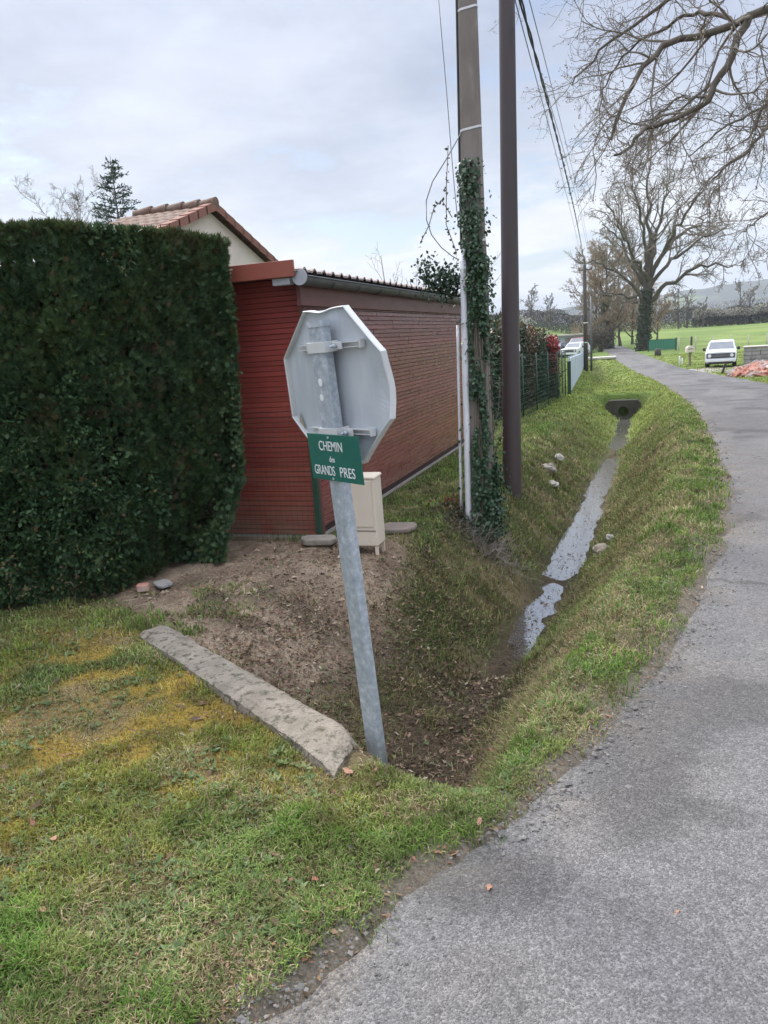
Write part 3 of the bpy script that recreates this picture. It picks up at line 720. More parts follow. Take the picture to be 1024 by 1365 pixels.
vs = [SP(p[0], p[1], plen) for p in outer]+[SP(p[0], p[1], plen) for p in inner]+[SP(p[0], p[1], plen-.12) for p in inner]
fs = [(i, (i+1) % q, q+(i+1) % q, q+i) for i in range(q)]+[(q+i, q+(i+1) % q, 2*q+(i+1) % q, 2*q+i) for i in range(q)]+[tuple(range(2*q, 3*q))]
mb.add(vs, fs)
mb.build('post', M['galv'], root)
mb = MB(); lipo = prof_rr(.086, .048, .008); vs = [SP(p[0], p[1], t) for t in (plen-.020, plen+.003) for p in lipo]+[SP(p[0], p[1], plen+.003) for p in inner]+[SP(p[0], p[1], plen-.03) for p in inner]
mb.add(vs, [(j*q+i, j*q+(i+1) % q, (j+1)*q+(i+1) % q, (j+1)*q+i) for j in range(3) for i in range(q)]); mb.build('post_collar', M['plain_galv'], root)
for (u, t, rr) in ((-.008, 1.60, .012), (-.012, 1.545, .011)):
    mb = MB(); ring = [SP(u+rr*math.cos(a)*1.0, .0217, t+rr*1.25*math.sin(a)) for a in [k*.6283 for k in range(10)]]
    mb.add(ring+[SP(u, .0222, t)], [(i, (i+1) % 10, 10) for i in range(10)]); mb.build('paint_spot', M['white_letter'], root)
# octagonal panel (back) with folded rim, one corner dented
ct = 1.576; ap = .276; pn = -.045
def octo(a, rot=22.5): return [(a/math.cos(math.radians(22.5))*math.cos(math.radians(rot+45*k)), a/math.cos(math.radians(22.5))*math.sin(math.radians(rot+45*k))) for k in range(8)]
def dent(u, t):       # bent edge top right and at the left lower corner
    return .018*math.exp(-((u-.02)**2+(t-.30)**2)/.004)+.025*math.exp(-((u-.30)**2+(t+.02)**2)/.01)
mb = MB(); N = 12
ring = []
oc = octo(ap)
for k in range(8):
    a, b2 = oc[k], oc[(k+1) % 8]
    for j in range(N): f = j/N; ring.append((a[0]*(1-f)+b2[0]*f, a[1]*(1-f)+b2[1]*f))
q = len(ring)
vs = []
for s in (1.0, .75, .5, .25):
    vs += [SP(p[0]*s, pn-dent(p[0]*s, p[1]*s)*.6, ct+p[1]*s) for p in ring]
vs.append(SP(0, pn, ct)); cidx = len(vs)-1
fs = [(j*q+i, j*q+(i+1) % q, (j+1)*q+(i+1) % q, (j+1)*q+i) for j in range(3) for i in range(q)]+[(3*q+i, 3*q+(i+1) % q, cidx) for i in range(q)]
nf = len(vs)
vs += [SP(p[0], pn-.004-dent(*p)*.6, ct+p[1]) for p in ring]; fs += [tuple(range(nf, nf+q))]
panel = mb.add(vs, fs, False).build('sign_panel', M['sign_back'], root)
mb = MB(); vs = []
def rimp(s, n): return [SP(p[0]*s-.010*math.exp(-((p[0]-.0)**2+(p[1]-.29)**2)/.003)*p[0], pn+n-dent(*p)*1.1, ct+p[1]*s-.012*math.exp(-((p[0]+.03)**2+(p[1]-.29)**2)/.0016)) for p in ring]
for s, n in ((1.0, -.012), (1.022, -.006), (1.022, .018), (1.012, .021), (1.0, .018), (1.0, -.012)): vs += rimp(s, n)
fs = [(j*q+i, j*q+(i+1) % q, (j+1)*q+(i+1) % q, (j+1)*q+i) for j in range(5) for i in range(q)]
mb.add(vs, fs).build('rim', M['sign_rim'], panel)
mb = MB(); mb.add([SP(-.262, pn+.006, ct-.165), SP(-.245, pn+.006, ct-.095), SP(-.225, pn+.006, ct-.150), SP(-.215, pn+.006, ct-.205)], [(0, 1, 2, 3)]); mb.build('paint_chip', M['chip'], panel)
def sbox(u0, u1, n0, n1, t0, t1, mb): 
    vs = [SP(u, n, t) for t in (t0, t1) for (u, n) in ((u0, n0), (u1, n0), (u1, n1), (u0, n1))]
    mb.add(vs, [(0, 3, 2, 1), (4, 5, 6, 7), (0, 1, 5, 4), (1, 2, 6, 5), (2, 3, 7, 6), (3, 0, 4, 7)])
for tt in (ct+.148, ct-.164):
    mb = MB(); sbox(-.175, .19, pn+.001, pn+.005, tt-.010, tt+.010, mb); sbox(-.175, .19, pn+.005, pn+.022, tt+.007, tt+.010, mb); sbox(-.175, .19, pn+.005, pn+.022, tt-.010, tt-.007, mb)
    sbox(.186, .194, pn+.006, pn+.028, tt-.013, tt+.016, mb)
    r_ = mb.build('rail', M['rail'], panel)
    mb = MB(); sbox(-.052, .052, .0225, .027, tt-.019, tt+.019, mb); sbox(-.052, -.044, pn+.006, .0222, tt-.019, tt+.019, mb); sbox(.044, .052, pn+.006, .0222, tt-.019, tt+.019, mb)
    sbox(.052, .10, pn+.030, pn+.038, tt-.013, tt+.013, mb); sbox(-.10, -.052, pn+.030, pn+.038, tt-.013, tt+.013, mb)
    mb.build('clamp', M['rail'], root, bevel=.001)
    mb = MB(); p0, p1 = SP(.072, pn+.036, tt), SP(.072, pn+.056, tt); mb.tube([p0, p1], .009, 6); p0, p1 = SP(.072, pn+.05, tt), SP(.072, pn+.068, tt); mb.tube([p0, p1], .005, 6); mb.build('bolt', M['plain_galv'], root)
# street name plate: a little out of square, nearer edge right
pc = 1.322; ph, pw = .176, .298
mb = MB()
def PPt(u, n, t): return SP(u+.028, n+.028, pc+t+u*(-.02))
vs = [PPt(u, n, t) for n in (0, .004) for (u, t) in ((-pw/2, -ph/2), (pw/2, -ph/2), (pw/2, ph/2), (-pw/2, ph/2))]
mb.add(vs, [(0, 3, 2, 1), (4, 5, 6, 7), (0, 1, 5, 4), (1, 2, 6, 5), (2, 3, 7, 6), (3, 0, 4, 7)])
plate = mb.build('street_name_plate', M['plate_green'], root, bevel=.0012)
def letters(txt, u, t, size, sx, sp=1.0):
    cu = bpy.data.curves.new('lettering', 'FONT'); cu.body = txt; cu.size = size; cu.align_x = 'LEFT'; cu.extrude = .0005; cu.space_character = sp; cu.offset = .0
    ob = bpy.data.objects.new('lettering', cu); C.objects.link(ob)
    bpy.context.view_layer.update()
    me = bpy.data.meshes.new_from_object(ob.evaluated_get(bpy.context.evaluated_depsgraph_get()))
    bpy.data.objects.remove(ob)
    for vtx in me.vertices:
        vtx.co = Vector(PPt(u+vtx.co.x*sx, .0048+vtx.co.z, t+vtx.co.y))
    me.materials.clear(); me.materials.append(M['white_letter'])
    return link('lettering', me, plate)
letters('CHEMIN', -.085, .026, .052, .72)
letters('des', -.032, -.016, .031, .78)
letters('GRANDS', -.130, -.068, .052, .62, .93)
letters('PRES', .020, -.069, .054, .80)
for t in (.076, -.080): mb = MB(); mb.tube([PPt(-.022, .004, t), PPt(-.022, .007, t)], .005, 8); mb.build('screw', M['plain_galv'], plate)

# ================================================================ concrete beam closing the ditch
rng = RS(5)
L0 = 1.95; d2 = (BEAM_B-BEAM_A)/np.linalg.norm(BEAM_B-BEAM_A); nL = 90
prof = [(-.125, -.16), (-.125, -.02), (-.118, .035), (-.08, .05), (-.02, .052), (.04, .052), (.085, .046), (.112, .03), (.12, -.04), (.12, -.36)]
vs = []
for j in range(nL+1):
    s = j/nL*L0; f = j/nL
    for k, (a, h) in enumerate(prof):
        endf = max(0, (s-(L0-.20))/.20)
        wob = (float(fbm(s, k*.7, 4, 401, 3))-.5)*.014+(float(fbm(s, k*1.3, 26, 402, 3))-.5)*.014
        aa = .88*a*(1-.10*endf*(a > 0))*(.92+.16*f)+wob*(.8 if abs(a) > .1 else .3); hh = h+wob*(h > -.1)*.8-.05*endf**2*(h > -.1)+.025*f
        cut = (.07*(a/.12)+.02*wob/.03)*endf
        px_, py_ = BEAM_A+d2*(s-cut); nx_, ny_ = -d2[1], d2[0]
        vs.append((px_+nx_*aa, py_+ny_*aa, hh-.008+float(zb(2.8))))
q = len(prof)
fs = [(j*q+i, j*q+i+1, (j+1)*q+i+1, (j+1)*q+i) for j in range(nL) for i in range(q-1)]+[tuple(range(q)), tuple(range(nL*q, nL*q+q))[::-1]]
bo = MB().add(vs, fs).build('concrete_beam', M['beam_concrete'])
tag(bo, 'long rough mossy concrete beam lying between lawn and bare earth by the post', 'concrete beam')

# ================================================================ cream utility cabinet
ub = thing('utility_cabinet', (-2.10, 5.50, float(terrain(-2.10, 5.50))), 'cream plastic utility cabinet standing on short legs beside the red shed', 'utility cabinet', .03)
mb = MB(); mb.box((0, 0, .35), (.285, .20, .53), taper=.965); body = mb.build('body', M['cream'], ub, bevel=.008)
mb = MB(); mb.box((0, 0, .6255), (.296, .214, .019), taper=.93); mb.build('lid', M['cream'], ub, bevel=.006)
mb = MB(); mb.box((.0, -.1025, .42), (.235, .007, .36)); dr = mb.build('door', M['cream'], ub, bevel=.002)
mb = MB(); mb.bx(-.13, .13, -.1025, -.0995, .205, .210); mb.build('seam', M['dark_slot'], ub)
for sx in (-1, 1):
    for sy in (-1, 1):
        mb = MB(); mb.bx(sx*.125-.012, sx*.125+.012, sy*.082-.01, sy*.082+.01, -.14, .083); mb.build('leg', M['cream'], ub)
# flat slabs on the ground
def slab(name, loc, dx, dy, dz, rz, mat, lab, cat, seed, group=None):
    rng = RS(seed); pts = []
    for k in range(14):
        a = 2*math.pi*k/14; ca, sa = math.cos(a), math.sin(a); p = 1/max(abs(ca), abs(sa))
        f = p*.8+.2; pts.append((ca*f*dx/2*rng.uniform(.9, 1.06), sa*f*dy/2*rng.uniform(.9, 1.06)))
    mb = MB(); mb.prism(pts, dz, Matrix.Translation((0, 0, -dz*.4)))
    o = mb.build(name, mat, bevel=min(.012, dz*.3), loc=loc); o.rotation_euler = (rng.uniform(-.05, .05), rng.uniform(-.05, .05), rz); return tag(o, lab, cat, group)
slab('stone_slab', (-2.55, 5.62, float(terrain(-2.55, 5.62))+.02), .30, .20, .05, .3, M['stone'], 'flat pale stone at the foot of the green fence post', 'stone', 3)
slab('concrete_slab', (-2.02, 6.12, float(terrain(-2.02, 6.12))+.03), .30, .26, .04, .1, M['old_wood'], 'small weathered slab in the grass behind the cream cabinet', 'slab', 4)
slab('roof_tile', (-3.24, 4.42, float(terrain(-3.24, 4.42))+.03), .11, .17, .022, 1.0, M['block_grey'], 'grey broken roof tile lying under the hedge foot', 'tile', 6)
slab('brick_fragment', (-3.32, 4.30, float(terrain(-3.32, 4.30))+.02), .09, .07, .05, .4, M['brick_red'], 'reddish brick fragment beside the grey tile under the hedge', 'brick', 7)
def rock(loc, sx, sy, sz, mat, lab, seed, group='stones on the ditch banks'):
    sx, sy, sz = sx*.72, sy*.72, sz*.72
    bm = bmesh.new(); bmesh.ops.create_icosphere(bm, subdivisions=3, radius=.5)
    rg = RS(seed); off = rg.uniform(0, 50)
    for vtx in bm.verts:
        p = vtx.co; n_ = float(fbm(p.x*2+off, p.y*2+p.z*3, 1.6, seed, 3))-.5
        f = 1+n_*.9; vtx.co = Vector((p.x*sx*f, p.y*sy*f, max(p.z, -.35)*sz*f))
    me = bpy.data.meshes.new('stone'); bm.to_mesh(me); bm.free(); me.materials.append(mat)
    o = link('stone', me, None, loc); o.rotation_euler = (0, 0, rg.uniform(0, 6)); return tag(o, lab, 'stone', group)
def tz(x, y, d=0): return (x, y, float(terrain(x, y))+d)
rock(tz(-1.34, 11.2, .05), .34, .28, .22, M['stone'], 'brown jagged stone on the left bank behind the metal pole', 31)
rock(tz(-1.22, 10.7, .03), .30, .22, .14, M['concrete'], 'low flat grey stone just below the brown jagged one', 32)
rock(tz(-1.33, 12.5, .06), .22, .18, .18, M['concrete'], 'pale rounded stone highest on the left bank', 33)
rock(tz(-.33, 7.75, .05), .15, .12, .11, M['concrete'], 'small white stone at the foot of the right bank beside the water', 34)
rock(tz(-.40, 7.45, .04), .24, .24, .16, M['beam_concrete'], 'dark mossy stone sunk in the right bank by the white one', 35)

# ================================================================ the boarded shed
SX, SY0, SY1, SH = -2.67, 5.95, 11.78, 2.0
shed = thing('shed', (SX-1.9, 8.85, -.02), 'long low shed clad in red stained boards under a tiled roof', 'shed')
so_ = Vector((SX-1.9, 8.85, -.02))
def boards(name, mat, horizontal_axis, a0, a1, fixed, z0, z1, bh, seed, sign):
    rg = RS(seed); V, F, Cc = [], [], []
    z = z0
    while z < z1-.01:
        zt = min(z+bh, z1); a = a0
        tone0 = rg.uniform(.90, 1.06) if horizontal_axis == 'x' else rg.uniform(.82, 1.12)
        while a < a1-.01:
            ln = rg.uniform(1.2, 3.2) if horizontal_axis == 'x' else rg.uniform(.4, 2.0); e = min(a+ln, a1)
            if a1-e < .35: e = a1
            dpt = rg.uniform(-.0012, .0012); tone = tone0*rg.uniform(.93, 1.07)
            gp = .0008 if horizontal_axis == 'x' else .0055
            pr = [(z+.001, .003), (z+.003, .010+dpt), (zt-.004, .010+dpt), (zt-.001, .0045)]
            n = len(V)
            for s_, aa in ((0, a+gp), (1, e-gp)):
                for zz, out_ in pr:
                    p = (aa, fixed+sign*out_, zz) if horizontal_axis == 'x' else (fixed+sign*out_, aa, zz)
                    V.append((p[0]-so_.x, p[1]-so_.y, p[2]-so_.z))
            k = len(pr)
            F += [(n+i, n+i+1, n+k+i+1, n+k+i) for i in range(k-1)]+[(n, n+1, n+2, n+3), (n+k+3, n+k+2, n+k+1, n+k)]
            Cc += [(tone, tone*rg.uniform(.95, 1.05), tone)]*(2*k)
            a = e
        z = zt
    me = np_mesh(name, V, [np.array(F)], mat, np.array(Cc)); o = link(name, me, shed); return o
boards('end_wall', M['board_red'], 'x', -6.6, SX, SY0, .0, SH+.15, .043, 21, -1)
boards('side_wall', M['board_plum'], 'y', SY0, SY1, SX, .06, SH-.02, .044, 22, 1)
def sb(mb, x0, x1, y0, y1, z0, z1): return mb.bx(x0-so_.x, x1-so_.x, y0-so_.y, y1-so_.y, z0-so_.z, z1-so_.z)
mb = MB(); sb(mb, -6.6, SX-.004, SY0+.004, SY1, .0, SH+.155); mb.build('wall_core', M['gap_shade'], shed)
mb = MB(); sb(mb, SX-.02, SX+.02, SY0-.022, SY0-.0005, .0, SH); sb(mb, SX+.0130, SX+.021, SY0, SY0+.05, .0, SH); mb.build('corner_trim', M['plum_trim'], shed, bevel=.002)
mb = MB(); sb(mb, -6.62, SX+.005, SY0-.004, SY1, -.35, -.001); mb.build('plinth', M['concrete'], shed)
mb = MB(); sb(mb, SX+.0135, SX+.055, SY0-.12, SY1+.05, SH-.075, SH+.15); mb.build('eaves_board', M['plum_trim'], shed, bevel=.003)
mb = MB(); sb(mb, -6.6, SX+.012, SY0-.24, SY0-.013, SH+.152, SH+.168); mb.build('soffit', M['plum_trim'], shed)
mb = MB(); sb(mb, -6.6, SX+.075, SY0-.27, SY0-.242, 2.140, 2.265); mb.build('fascia', M['rust_paint'], shed, bevel=.003)
mb = MB(); sb(mb, SX-.13, SX+.02, SY0-.238, SY0-.16, 2.085, 2.138); mb.build('rafter_end', M['zinc_cap'], shed, bevel=.004)
# half-round gutter
mb = MB(); gxc, gzc, gr = SX+.105, 2.135, .062
A = [math.pi+math.pi*k/12 for k in range(13)]
vs, fs = [], []
ys = list(np.linspace(SY0-.22, SY1+.06, 26))
for y_ in ys:
    zc = gzc-.012*(y_-ys[0])/(ys[-1]-ys[0])
    vs += [(gxc+gr*math.cos(a)-so_.x, y_-so_.y, zc+gr*math.sin(a)-so_.z) for a in A]+[(gxc+(gr-.005)*math.cos(a)-so_.x, y_-so_.y, zc+(gr-.005)*math.sin(a)-so_.z) for a in A[::-1]]
q = 26
for j in range(len(ys)-1):
    fs += [(j*q+i, j*q+(i+1) % q, (j+1)*q+(i+1) % q, (j+1)*q+i) for i in range(q)]
gut = mb.add(vs, fs, False).build('gutter', M['zinc'], shed)
mb = MB(); mb.tube([(gxc+gr-so_.x, ys[0]-so_.y, gzc+.004-so_.z), (gxc+gr-so_.x, ys[-1]-so_.y, gzc-.008-so_.z)], .008, 8); mb.build('gutter_bead', M['zinc'], gut)
mb = MB(); ring = [(gxc+gr*1.02*math.cos(a)-so_.x, gzc+gr*1.02*math.sin(a)-so_.z) for a in [k*2*math.pi/20 for k in range(20)]]
mb.add([(p[0], ys[0]-.014-so_.y, p[1]) for p in ring]+[(p[0], ys[0]-.002-so_.y, p[1]) for p in ring], [tuple(range(20)), tuple(range(20, 40))[::-1]]+[(i, (i+1) % 20, 20+(i+1) % 20, 20+i) for i in range(20)])
mb.build('gutter_end', M['zinc_cap'], gut)
for y_ in np.arange(6.3, 11.7, .62):
    mb = MB(); mb.tube([(gxc+(gr+.004)*math.cos(a)-so_.x, y_-so_.y, gzc-.004+(gr+.004)*math.sin(a)-so_.z) for a in A[:-1]], .0045, 5); mb.build('gutter_bracket', M['zinc'], gut)
# tiled roof, low pitch, rolls running down to the gutter
rx_ = np.linspace(-6.6, SX+.10, 26); rys = np.arange(SY0-.26, SY1+.08, .025)
TX, TY = np.meshgrid(rx_, rys)
ph_ = (TY/.20) % 1.0
roll = np.where(ph_ < .45, np.sin(ph_/.45*math.pi)*.026, .004*np.sin((ph_-.45)/.55*math.pi))
crs = ((TX-SX)/.36) % 1.0
TZ = 2.185+(SX+.1-TX)*.035+roll+.012*(1-crs)
ti = np.arange(TX.size).reshape(TX.shape)
tq = np.stack([ti[:-1, :-1], ti[:-1, 1:], ti[1:, 1:], ti[1:, :-1]], -1).reshape(-1, 4)
TV = np.stack([TX-so_.x, TY-so_.y, TZ-so_.z], -1).reshape(-1, 3)
TV2 = TV-np.array([0, 0, .014]); nT = len(TV)
border = np.concatenate([ti[0], ti[1:, -1], ti[-1, ::-1][1:], ti[::-1, 0][1:-1]])
bq = np.stack([border, np.roll(border, -1), np.roll(border, -1)+nT, border+nT], -1)
link('roof', np_mesh('roof', np.concatenate([TV, TV2]), [tq, tq[:, ::-1]+nT, bq], M['eave_tile'], None, True), shed)

# ================================================================ house gable behind
hg = thing('house', (-10.2, 16.2, 0), 'pale rendered house gable with brown clay tile roof rising behind the shed', 'house')
ho = Vector((-10.2, 16.2, 0))
Xg = -8.55; Yr = 15.05; Zr = 4.60; sl = .355
def hv(x, y, z): return (x-ho.x, y-ho.y, z-ho.z)
run = 3.3; ze = Zr-run*sl
mb = MB(); poly = [(Yr-run+.3, 0), (Yr+run-.3, 0), (Yr+run-.3, ze+.3*sl-.12), (Yr, Zr-.12), (Yr-run+.3, ze+.3*sl-.12)]
vs = [hv(Xg-.12, p[0], p[1]) for p in poly]+[hv(-10.5, p[0], p[1]) for p in poly]
mb.add(vs, [tuple(range(5)), tuple(range(5, 10))[::-1]]+[(i, (i+1) % 5, 5+(i+1) % 5, 5+i) for i in range(5)])
mb.build('wall', M['render_wall'], hg)
V_, Q_ = [], []
xs = np.linspace(-10.7, Xg, 90)
for sgn in (-1, 1):
    tt_ = np.linspace(0, run, 60)
    X_, T_ = np.meshgrid(xs, tt_)
    rollx = .022*np.abs(np.sin((X_-Xg)/.23*math.pi))
    step = .03*((T_/.34) % 1.0)
    Z_ = Zr-T_*sl+rollx+step-.01
    ii = np.arange(X_.size).reshape(X_.shape)+len(V_)*0
    nn = sum(len(k) for k in V_)
    V_.append(np.stack([X_-ho.x, Yr+sgn*T_-ho.y, Z_], -1).reshape(-1, 3)); Q_.append(np.stack([ii[:-1, :-1], ii[:-1, 1:], ii[1:, 1:], ii[1:, :-1]], -1).reshape(-1, 4)+nn)
roof = link('roof', np_mesh('roof', np.concatenate(V_), Q_, M['tile'], None, False), hg)
mb = MB()
for sgn in (-1, 1):     # verge tiles down both rakes, lapped
    for k in range(9):
        t0, t1 = k*.36, k*.36+.40; z0, z1 = Zr-t0*sl+.055, Zr-t1*sl+.075
        vs = [hv(xx, Yr+sgn*t, z+dz) for (xx) in (Xg-.16, Xg+.05) for (t, z) in ((t0, z0), (t1, z1)) for dz in (-.17 if xx > Xg else -.03, 0)]
        mb.add(vs, [(0, 1, 3, 2), (4, 6, 7, 5), (0, 4, 5, 1), (2, 3, 7, 6), (1, 5, 7, 3), (0, 2, 6, 4)])
mb.build('verge_tiles', M['tile_dark'], roof)
mb = MB()
for k in range(5):
    x1 = Xg+.06-k*.39; x0 = x1-.44
    mb.tube([hv(x1, Yr, Zr+.03), hv(x1-.05, Yr, Zr+.035), hv(x0, Yr, Zr+.012)], [.125, .118, .095], 12)
mb.build('ridge_tiles', M['tile'], roof)

# ================================================================ green wire fence by the shed corner
wf = thing('wire_fence', (-2.60, 5.76, float(terrain(-2.6, 5.76))), 'thin green wire mesh and post in front of the red end wall', 'wire fence')
mb = MB(); mb.box((0, 0, .56), (.045, .045, 1.32)); mb.build('post', M['green_paint'], wf, bevel=.004)
mb = MB()
for k in range(23): z_ = .02+k*.05; mb.tube([(-1.4, .01, z_), (-.02, .0, z_)], .0015, 3, False)
for k in range(28): x_ = -.04-k*.05; mb.tube([(x_, .0, -.02), (x_, .0, 1.12)], .0014, 3, False)
mb.build('mesh', M['green_paint'], wf)
# ================================================================ clipped conifer hedge
rng = RS(71)
FR = np.array([(-6.6, 3.1), (-4.05, 3.80), (-3.50, 4.08), (-3.28, 4.50), (-3.12, 5.1), (-3.06, 5.50)])
HH = 2.45
seg = np.linalg.norm(np.diff(FR, axis=0), axis=1); cum = np.concatenate([[0], np.cumsum(seg)])
def front(s):
    px_ = np.interp(s, cum, FR[:, 0]); py_ = np.interp(s, cum, FR[:, 1])
    e = .25; tx = np.interp(s+e, cum, FR[:, 0])-np.interp(s-e, cum, FR[:, 0]); ty = np.interp(s+e, cum, FR[:, 1])-np.interp(s-e, cum, FR[:, 1])
    l = np.hypot(tx, ty)+1e-9; return px_, py_, ty/l, -tx/l         # outward normal
nF = 85000
s = cum[-1]-(cum[-1])*rng.uniform(size=nF)**1.15; z = rng.uniform(.02, HH, nF)
fx, fy, nx_, ny_ = front(s)
# gently uneven clipped face, pulled in near the ground and at the right end
inset = .06*(fbm(s, z, 2.2, 501, 3)-.5)*2+.09*(fbm(s, z*.6, 6.5, 507, 3)-.5)*2+.10*sstep(.3, .0, z)+(.26*sstep(.6, .0, z)+.16*(1-z/HH))*sstep(cum[-1]-1.5, cum[-1], s)+.05*sstep(2.0, 2.45, z)
depth = rng.exponential(.035, nF)
P1 = np.stack([fx-nx_*(inset+depth), fy-ny_*(inset+depth), z], -1)
N1 = np.stack([nx_, ny_, 0*nx_], -1)
# right end face
nE = 22000
ex = -3.08-rng.uniform(0, 1.0, nE)**1.3; ez = rng.uniform(.02, HH, nE)
inE = .05*(fbm(ex, ez, 2.2, 502, 3)-.5)*2+.42*sstep(.75, .0, ez)+rng.exponential(.03, nE)+.15*(1-ez/HH)
P2 = np.stack([ex, 5.58-inE, ez], -1); N2 = np.tile([0, 1.0, 0], (nE, 1))
# top
nT_ = 20000
s = cum[-1]*rng.uniform(.3, 1, nT_); fx, fy, nx_, ny_ = front(s); dp = rng.uniform(.05, 1.0, nT_)
P3 = np.stack([fx-nx_*dp, np.minimum(fy-ny_*dp, 5.55), HH-rng.exponential(.03, nT_)+.05*(fbm(s, dp, 3, 503, 3)-.5)], -1); N3 = np.tile([0, 0, 1.0], (nT_, 1))
P = np.concatenate([P1, P2, P3]); Nn = np.concatenate([N1, N2, N3])
P[:, 2] += np.where(P[:, 2] < 2.3, 0, 0)
holes = (fbm(P[:, 0]*1+P[:, 1], P[:, 2], 3.2, 504, 3) > .67) & (P[:, 2] < 1.4)
k = ~holes | (rng.uniform(size=len(P)) < .55); P, Nn = P[k], Nn[k]
# left and low: broader laurel-like leaves growing through the conifer
su = P[:, 0]*.9-P[:, 1]*.0
broad = (fbm(P[:, 0]+P[:, 1], P[:, 2], 1.6, 505, 3)+.26*sstep(-3.35, -4.3, P[:, 0])+.16*sstep(1.7, .4, P[:, 2])-.1) > .60
broad &= rng.uniform(size=len(P)) < .75
# conifer sprays: five narrow scales in a fan
A = P[~broad]; An = Nn[~broad]; n = len(A)
D0 = nrm(An*rng.uniform(.15, .9, n)[:, None]+np.array([0, 0, 1.0])*rng.uniform(.15, 1.0, n)[:, None]+rng.normal(size=(n, 3))*.38)
Sd = nrm(np.cross(D0, An+rng.normal(size=(n, 3))*.6))
base = lerp((.022, .050, .021), (.056, .105, .040), rng.uniform(size=n)**1.3)
new = sstep(.56, .68, fbm(A[:, 0]+A[:, 1], A[:, 2]*.7, 7, 508, 3))*(rng.uniform(size=n) < .6); base = lerp(base, (.085, .135, .045), new*.7)
dry = sstep(.66, .74, fbm(A[:, 0]-A[:, 1], A[:, 2], 3.6, 509, 4)); base = lerp(base, (.085, .06, .034), dry*.8*(rng.uniform(size=n) < .7))
topf = sstep(2.28, 2.45, A[:, 2]); base = lerp(base, (.085, .095, .028), topf*.6*(rng.uniform(size=n) < .7))
base = lerp(base, (.055, .085, .028), sstep(.5, .7, fbm(A[:, 0]+A[:, 1], A[:, 2], 2.6, 506, 4))*.6)
brn = rng.uniform(size=n) < .03; base[brn] = (.11, .07, .035)
sets = []
cols = []
Ls = rng.uniform(.026, .060, n)
for a_, l_ in ((-.75, .7), (-.38, .9), (0, 1.1), (.38, .9), (.75, .7)):
    d = nrm(D0*math.cos(a_)+Sd*math.sin(a_))
    sets.append(leaves(A, d, Ls*l_, Ls*l_*.22, rng, side=nrm(np.cross(d, np.cross(D0, Sd)))))
    cols.append(np.repeat(base*rng.uniform(.8, 1.25, n)[:, None], 4, 0))
Bp_ = P[broad]; Bn = Nn[broad]; n = len(Bp_)
for q_ in range(2):
    d = nrm(Bn*rng.uniform(.1, 1, n)[:, None]+rng.normal(size=(n, 3))*.6+np.array([0, 0, -.15]))
    l_ = rng.uniform(.022, .05, n)
    sets.append(leaves(Bp_+rng.normal(size=(n, 3))*.012, d, l_, l_*rng.uniform(.4, .65, n), rng))
    cc = lerp((.030, .070, .030), (.070, .130, .048), rng.uniform(size=n)**1.5); yl = rng.uniform(size=n) < .025; cc[yl] = (.20, .17, .06)
    cols.append(np.repeat(cc, 4, 0))
V, Q = join(*sets)
hz = thing('hedge', (-3.9, 4.6, float(terrain(-3.6, 4.6))), 'tall dark clipped conifer hedge with some broad leaves, left of the red shed', 'hedge')
ho = np.array(hz.location)
link('foliage', np_mesh('foliage', V-ho, Q, M['leaf'], np.concatenate(cols)), hz)
# dense inner twigs and stems
P0 = []
rg = RS(72)
for k in range(9):
    s_ = cum[-1]*(.34+.64*k/8); x_, y_, a_, b_ = front(np.array(s_)); P0.append((float(x_-a_*.42), min(float(y_-b_*.42), 5.2)))
for (x_, y_) in P0:
    mb = MB(); zz = float(terrain(x_, y_)); pts = [(x_-ho[0]+.05*math.sin(3*t+x_*9), y_-ho[1]+.05*math.cos(2.6*t+y_*7), zz-.05+t*(2.3)-ho[2]) for t in np.linspace(0, 1, 8)]
    mb.tube(pts, list(np.linspace(.038, .012, 8)), 7); mb.build('stem', M['bark'], hz)
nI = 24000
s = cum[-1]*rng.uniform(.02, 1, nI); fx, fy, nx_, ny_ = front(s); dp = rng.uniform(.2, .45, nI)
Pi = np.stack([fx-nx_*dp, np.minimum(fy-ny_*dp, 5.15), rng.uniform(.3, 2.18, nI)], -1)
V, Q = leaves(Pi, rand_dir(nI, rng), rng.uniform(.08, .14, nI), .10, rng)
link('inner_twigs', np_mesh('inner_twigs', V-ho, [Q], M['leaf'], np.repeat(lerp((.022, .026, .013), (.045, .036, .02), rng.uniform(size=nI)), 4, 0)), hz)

# ================================================================ the ivy-clad concrete pole
PX, PY = -1.49, 7.05
pz = float(terrain(PX, PY))
p1 = thing('concrete_utility_pole', (PX, PY, pz), 'tall weathered brown concrete pole with ivy at its foot and white conduits', 'utility pole', .25)
TOPZ = 8.2
def pole_w(z): return .268-.0245*(z-pz)          # world z -> width
mb = MB(); zs = np.linspace(-.5, TOPZ-pz, 22); cs = []
ch = .28
octp = [(1, -1+ch), (1, 1-ch), (1-ch, 1), (-1+ch, 1), (-1, 1-ch), (-1, -1+ch), (-1+ch, -1), (1-ch, -1)]
leanx = lambda z: .012*z
vs = []
for z_ in zs:
    w_ = pole_w(z_+pz)/2
    vs += [(p[0]*w_+leanx(z_), p[1]*w_*.92, z_) for p in octp]
fs = [(j*8+i, j*8+(i+1) % 8, (j+1)*8+(i+1) % 8, (j+1)*8+i) for j in range(len(zs)-1) for i in range(8)]+[tuple(range(8))[::-1], tuple(range(len(zs)*8-8, len(zs)*8))]
mb.add(vs, fs); mb.build('shaft', M['pole_concrete'], p1)
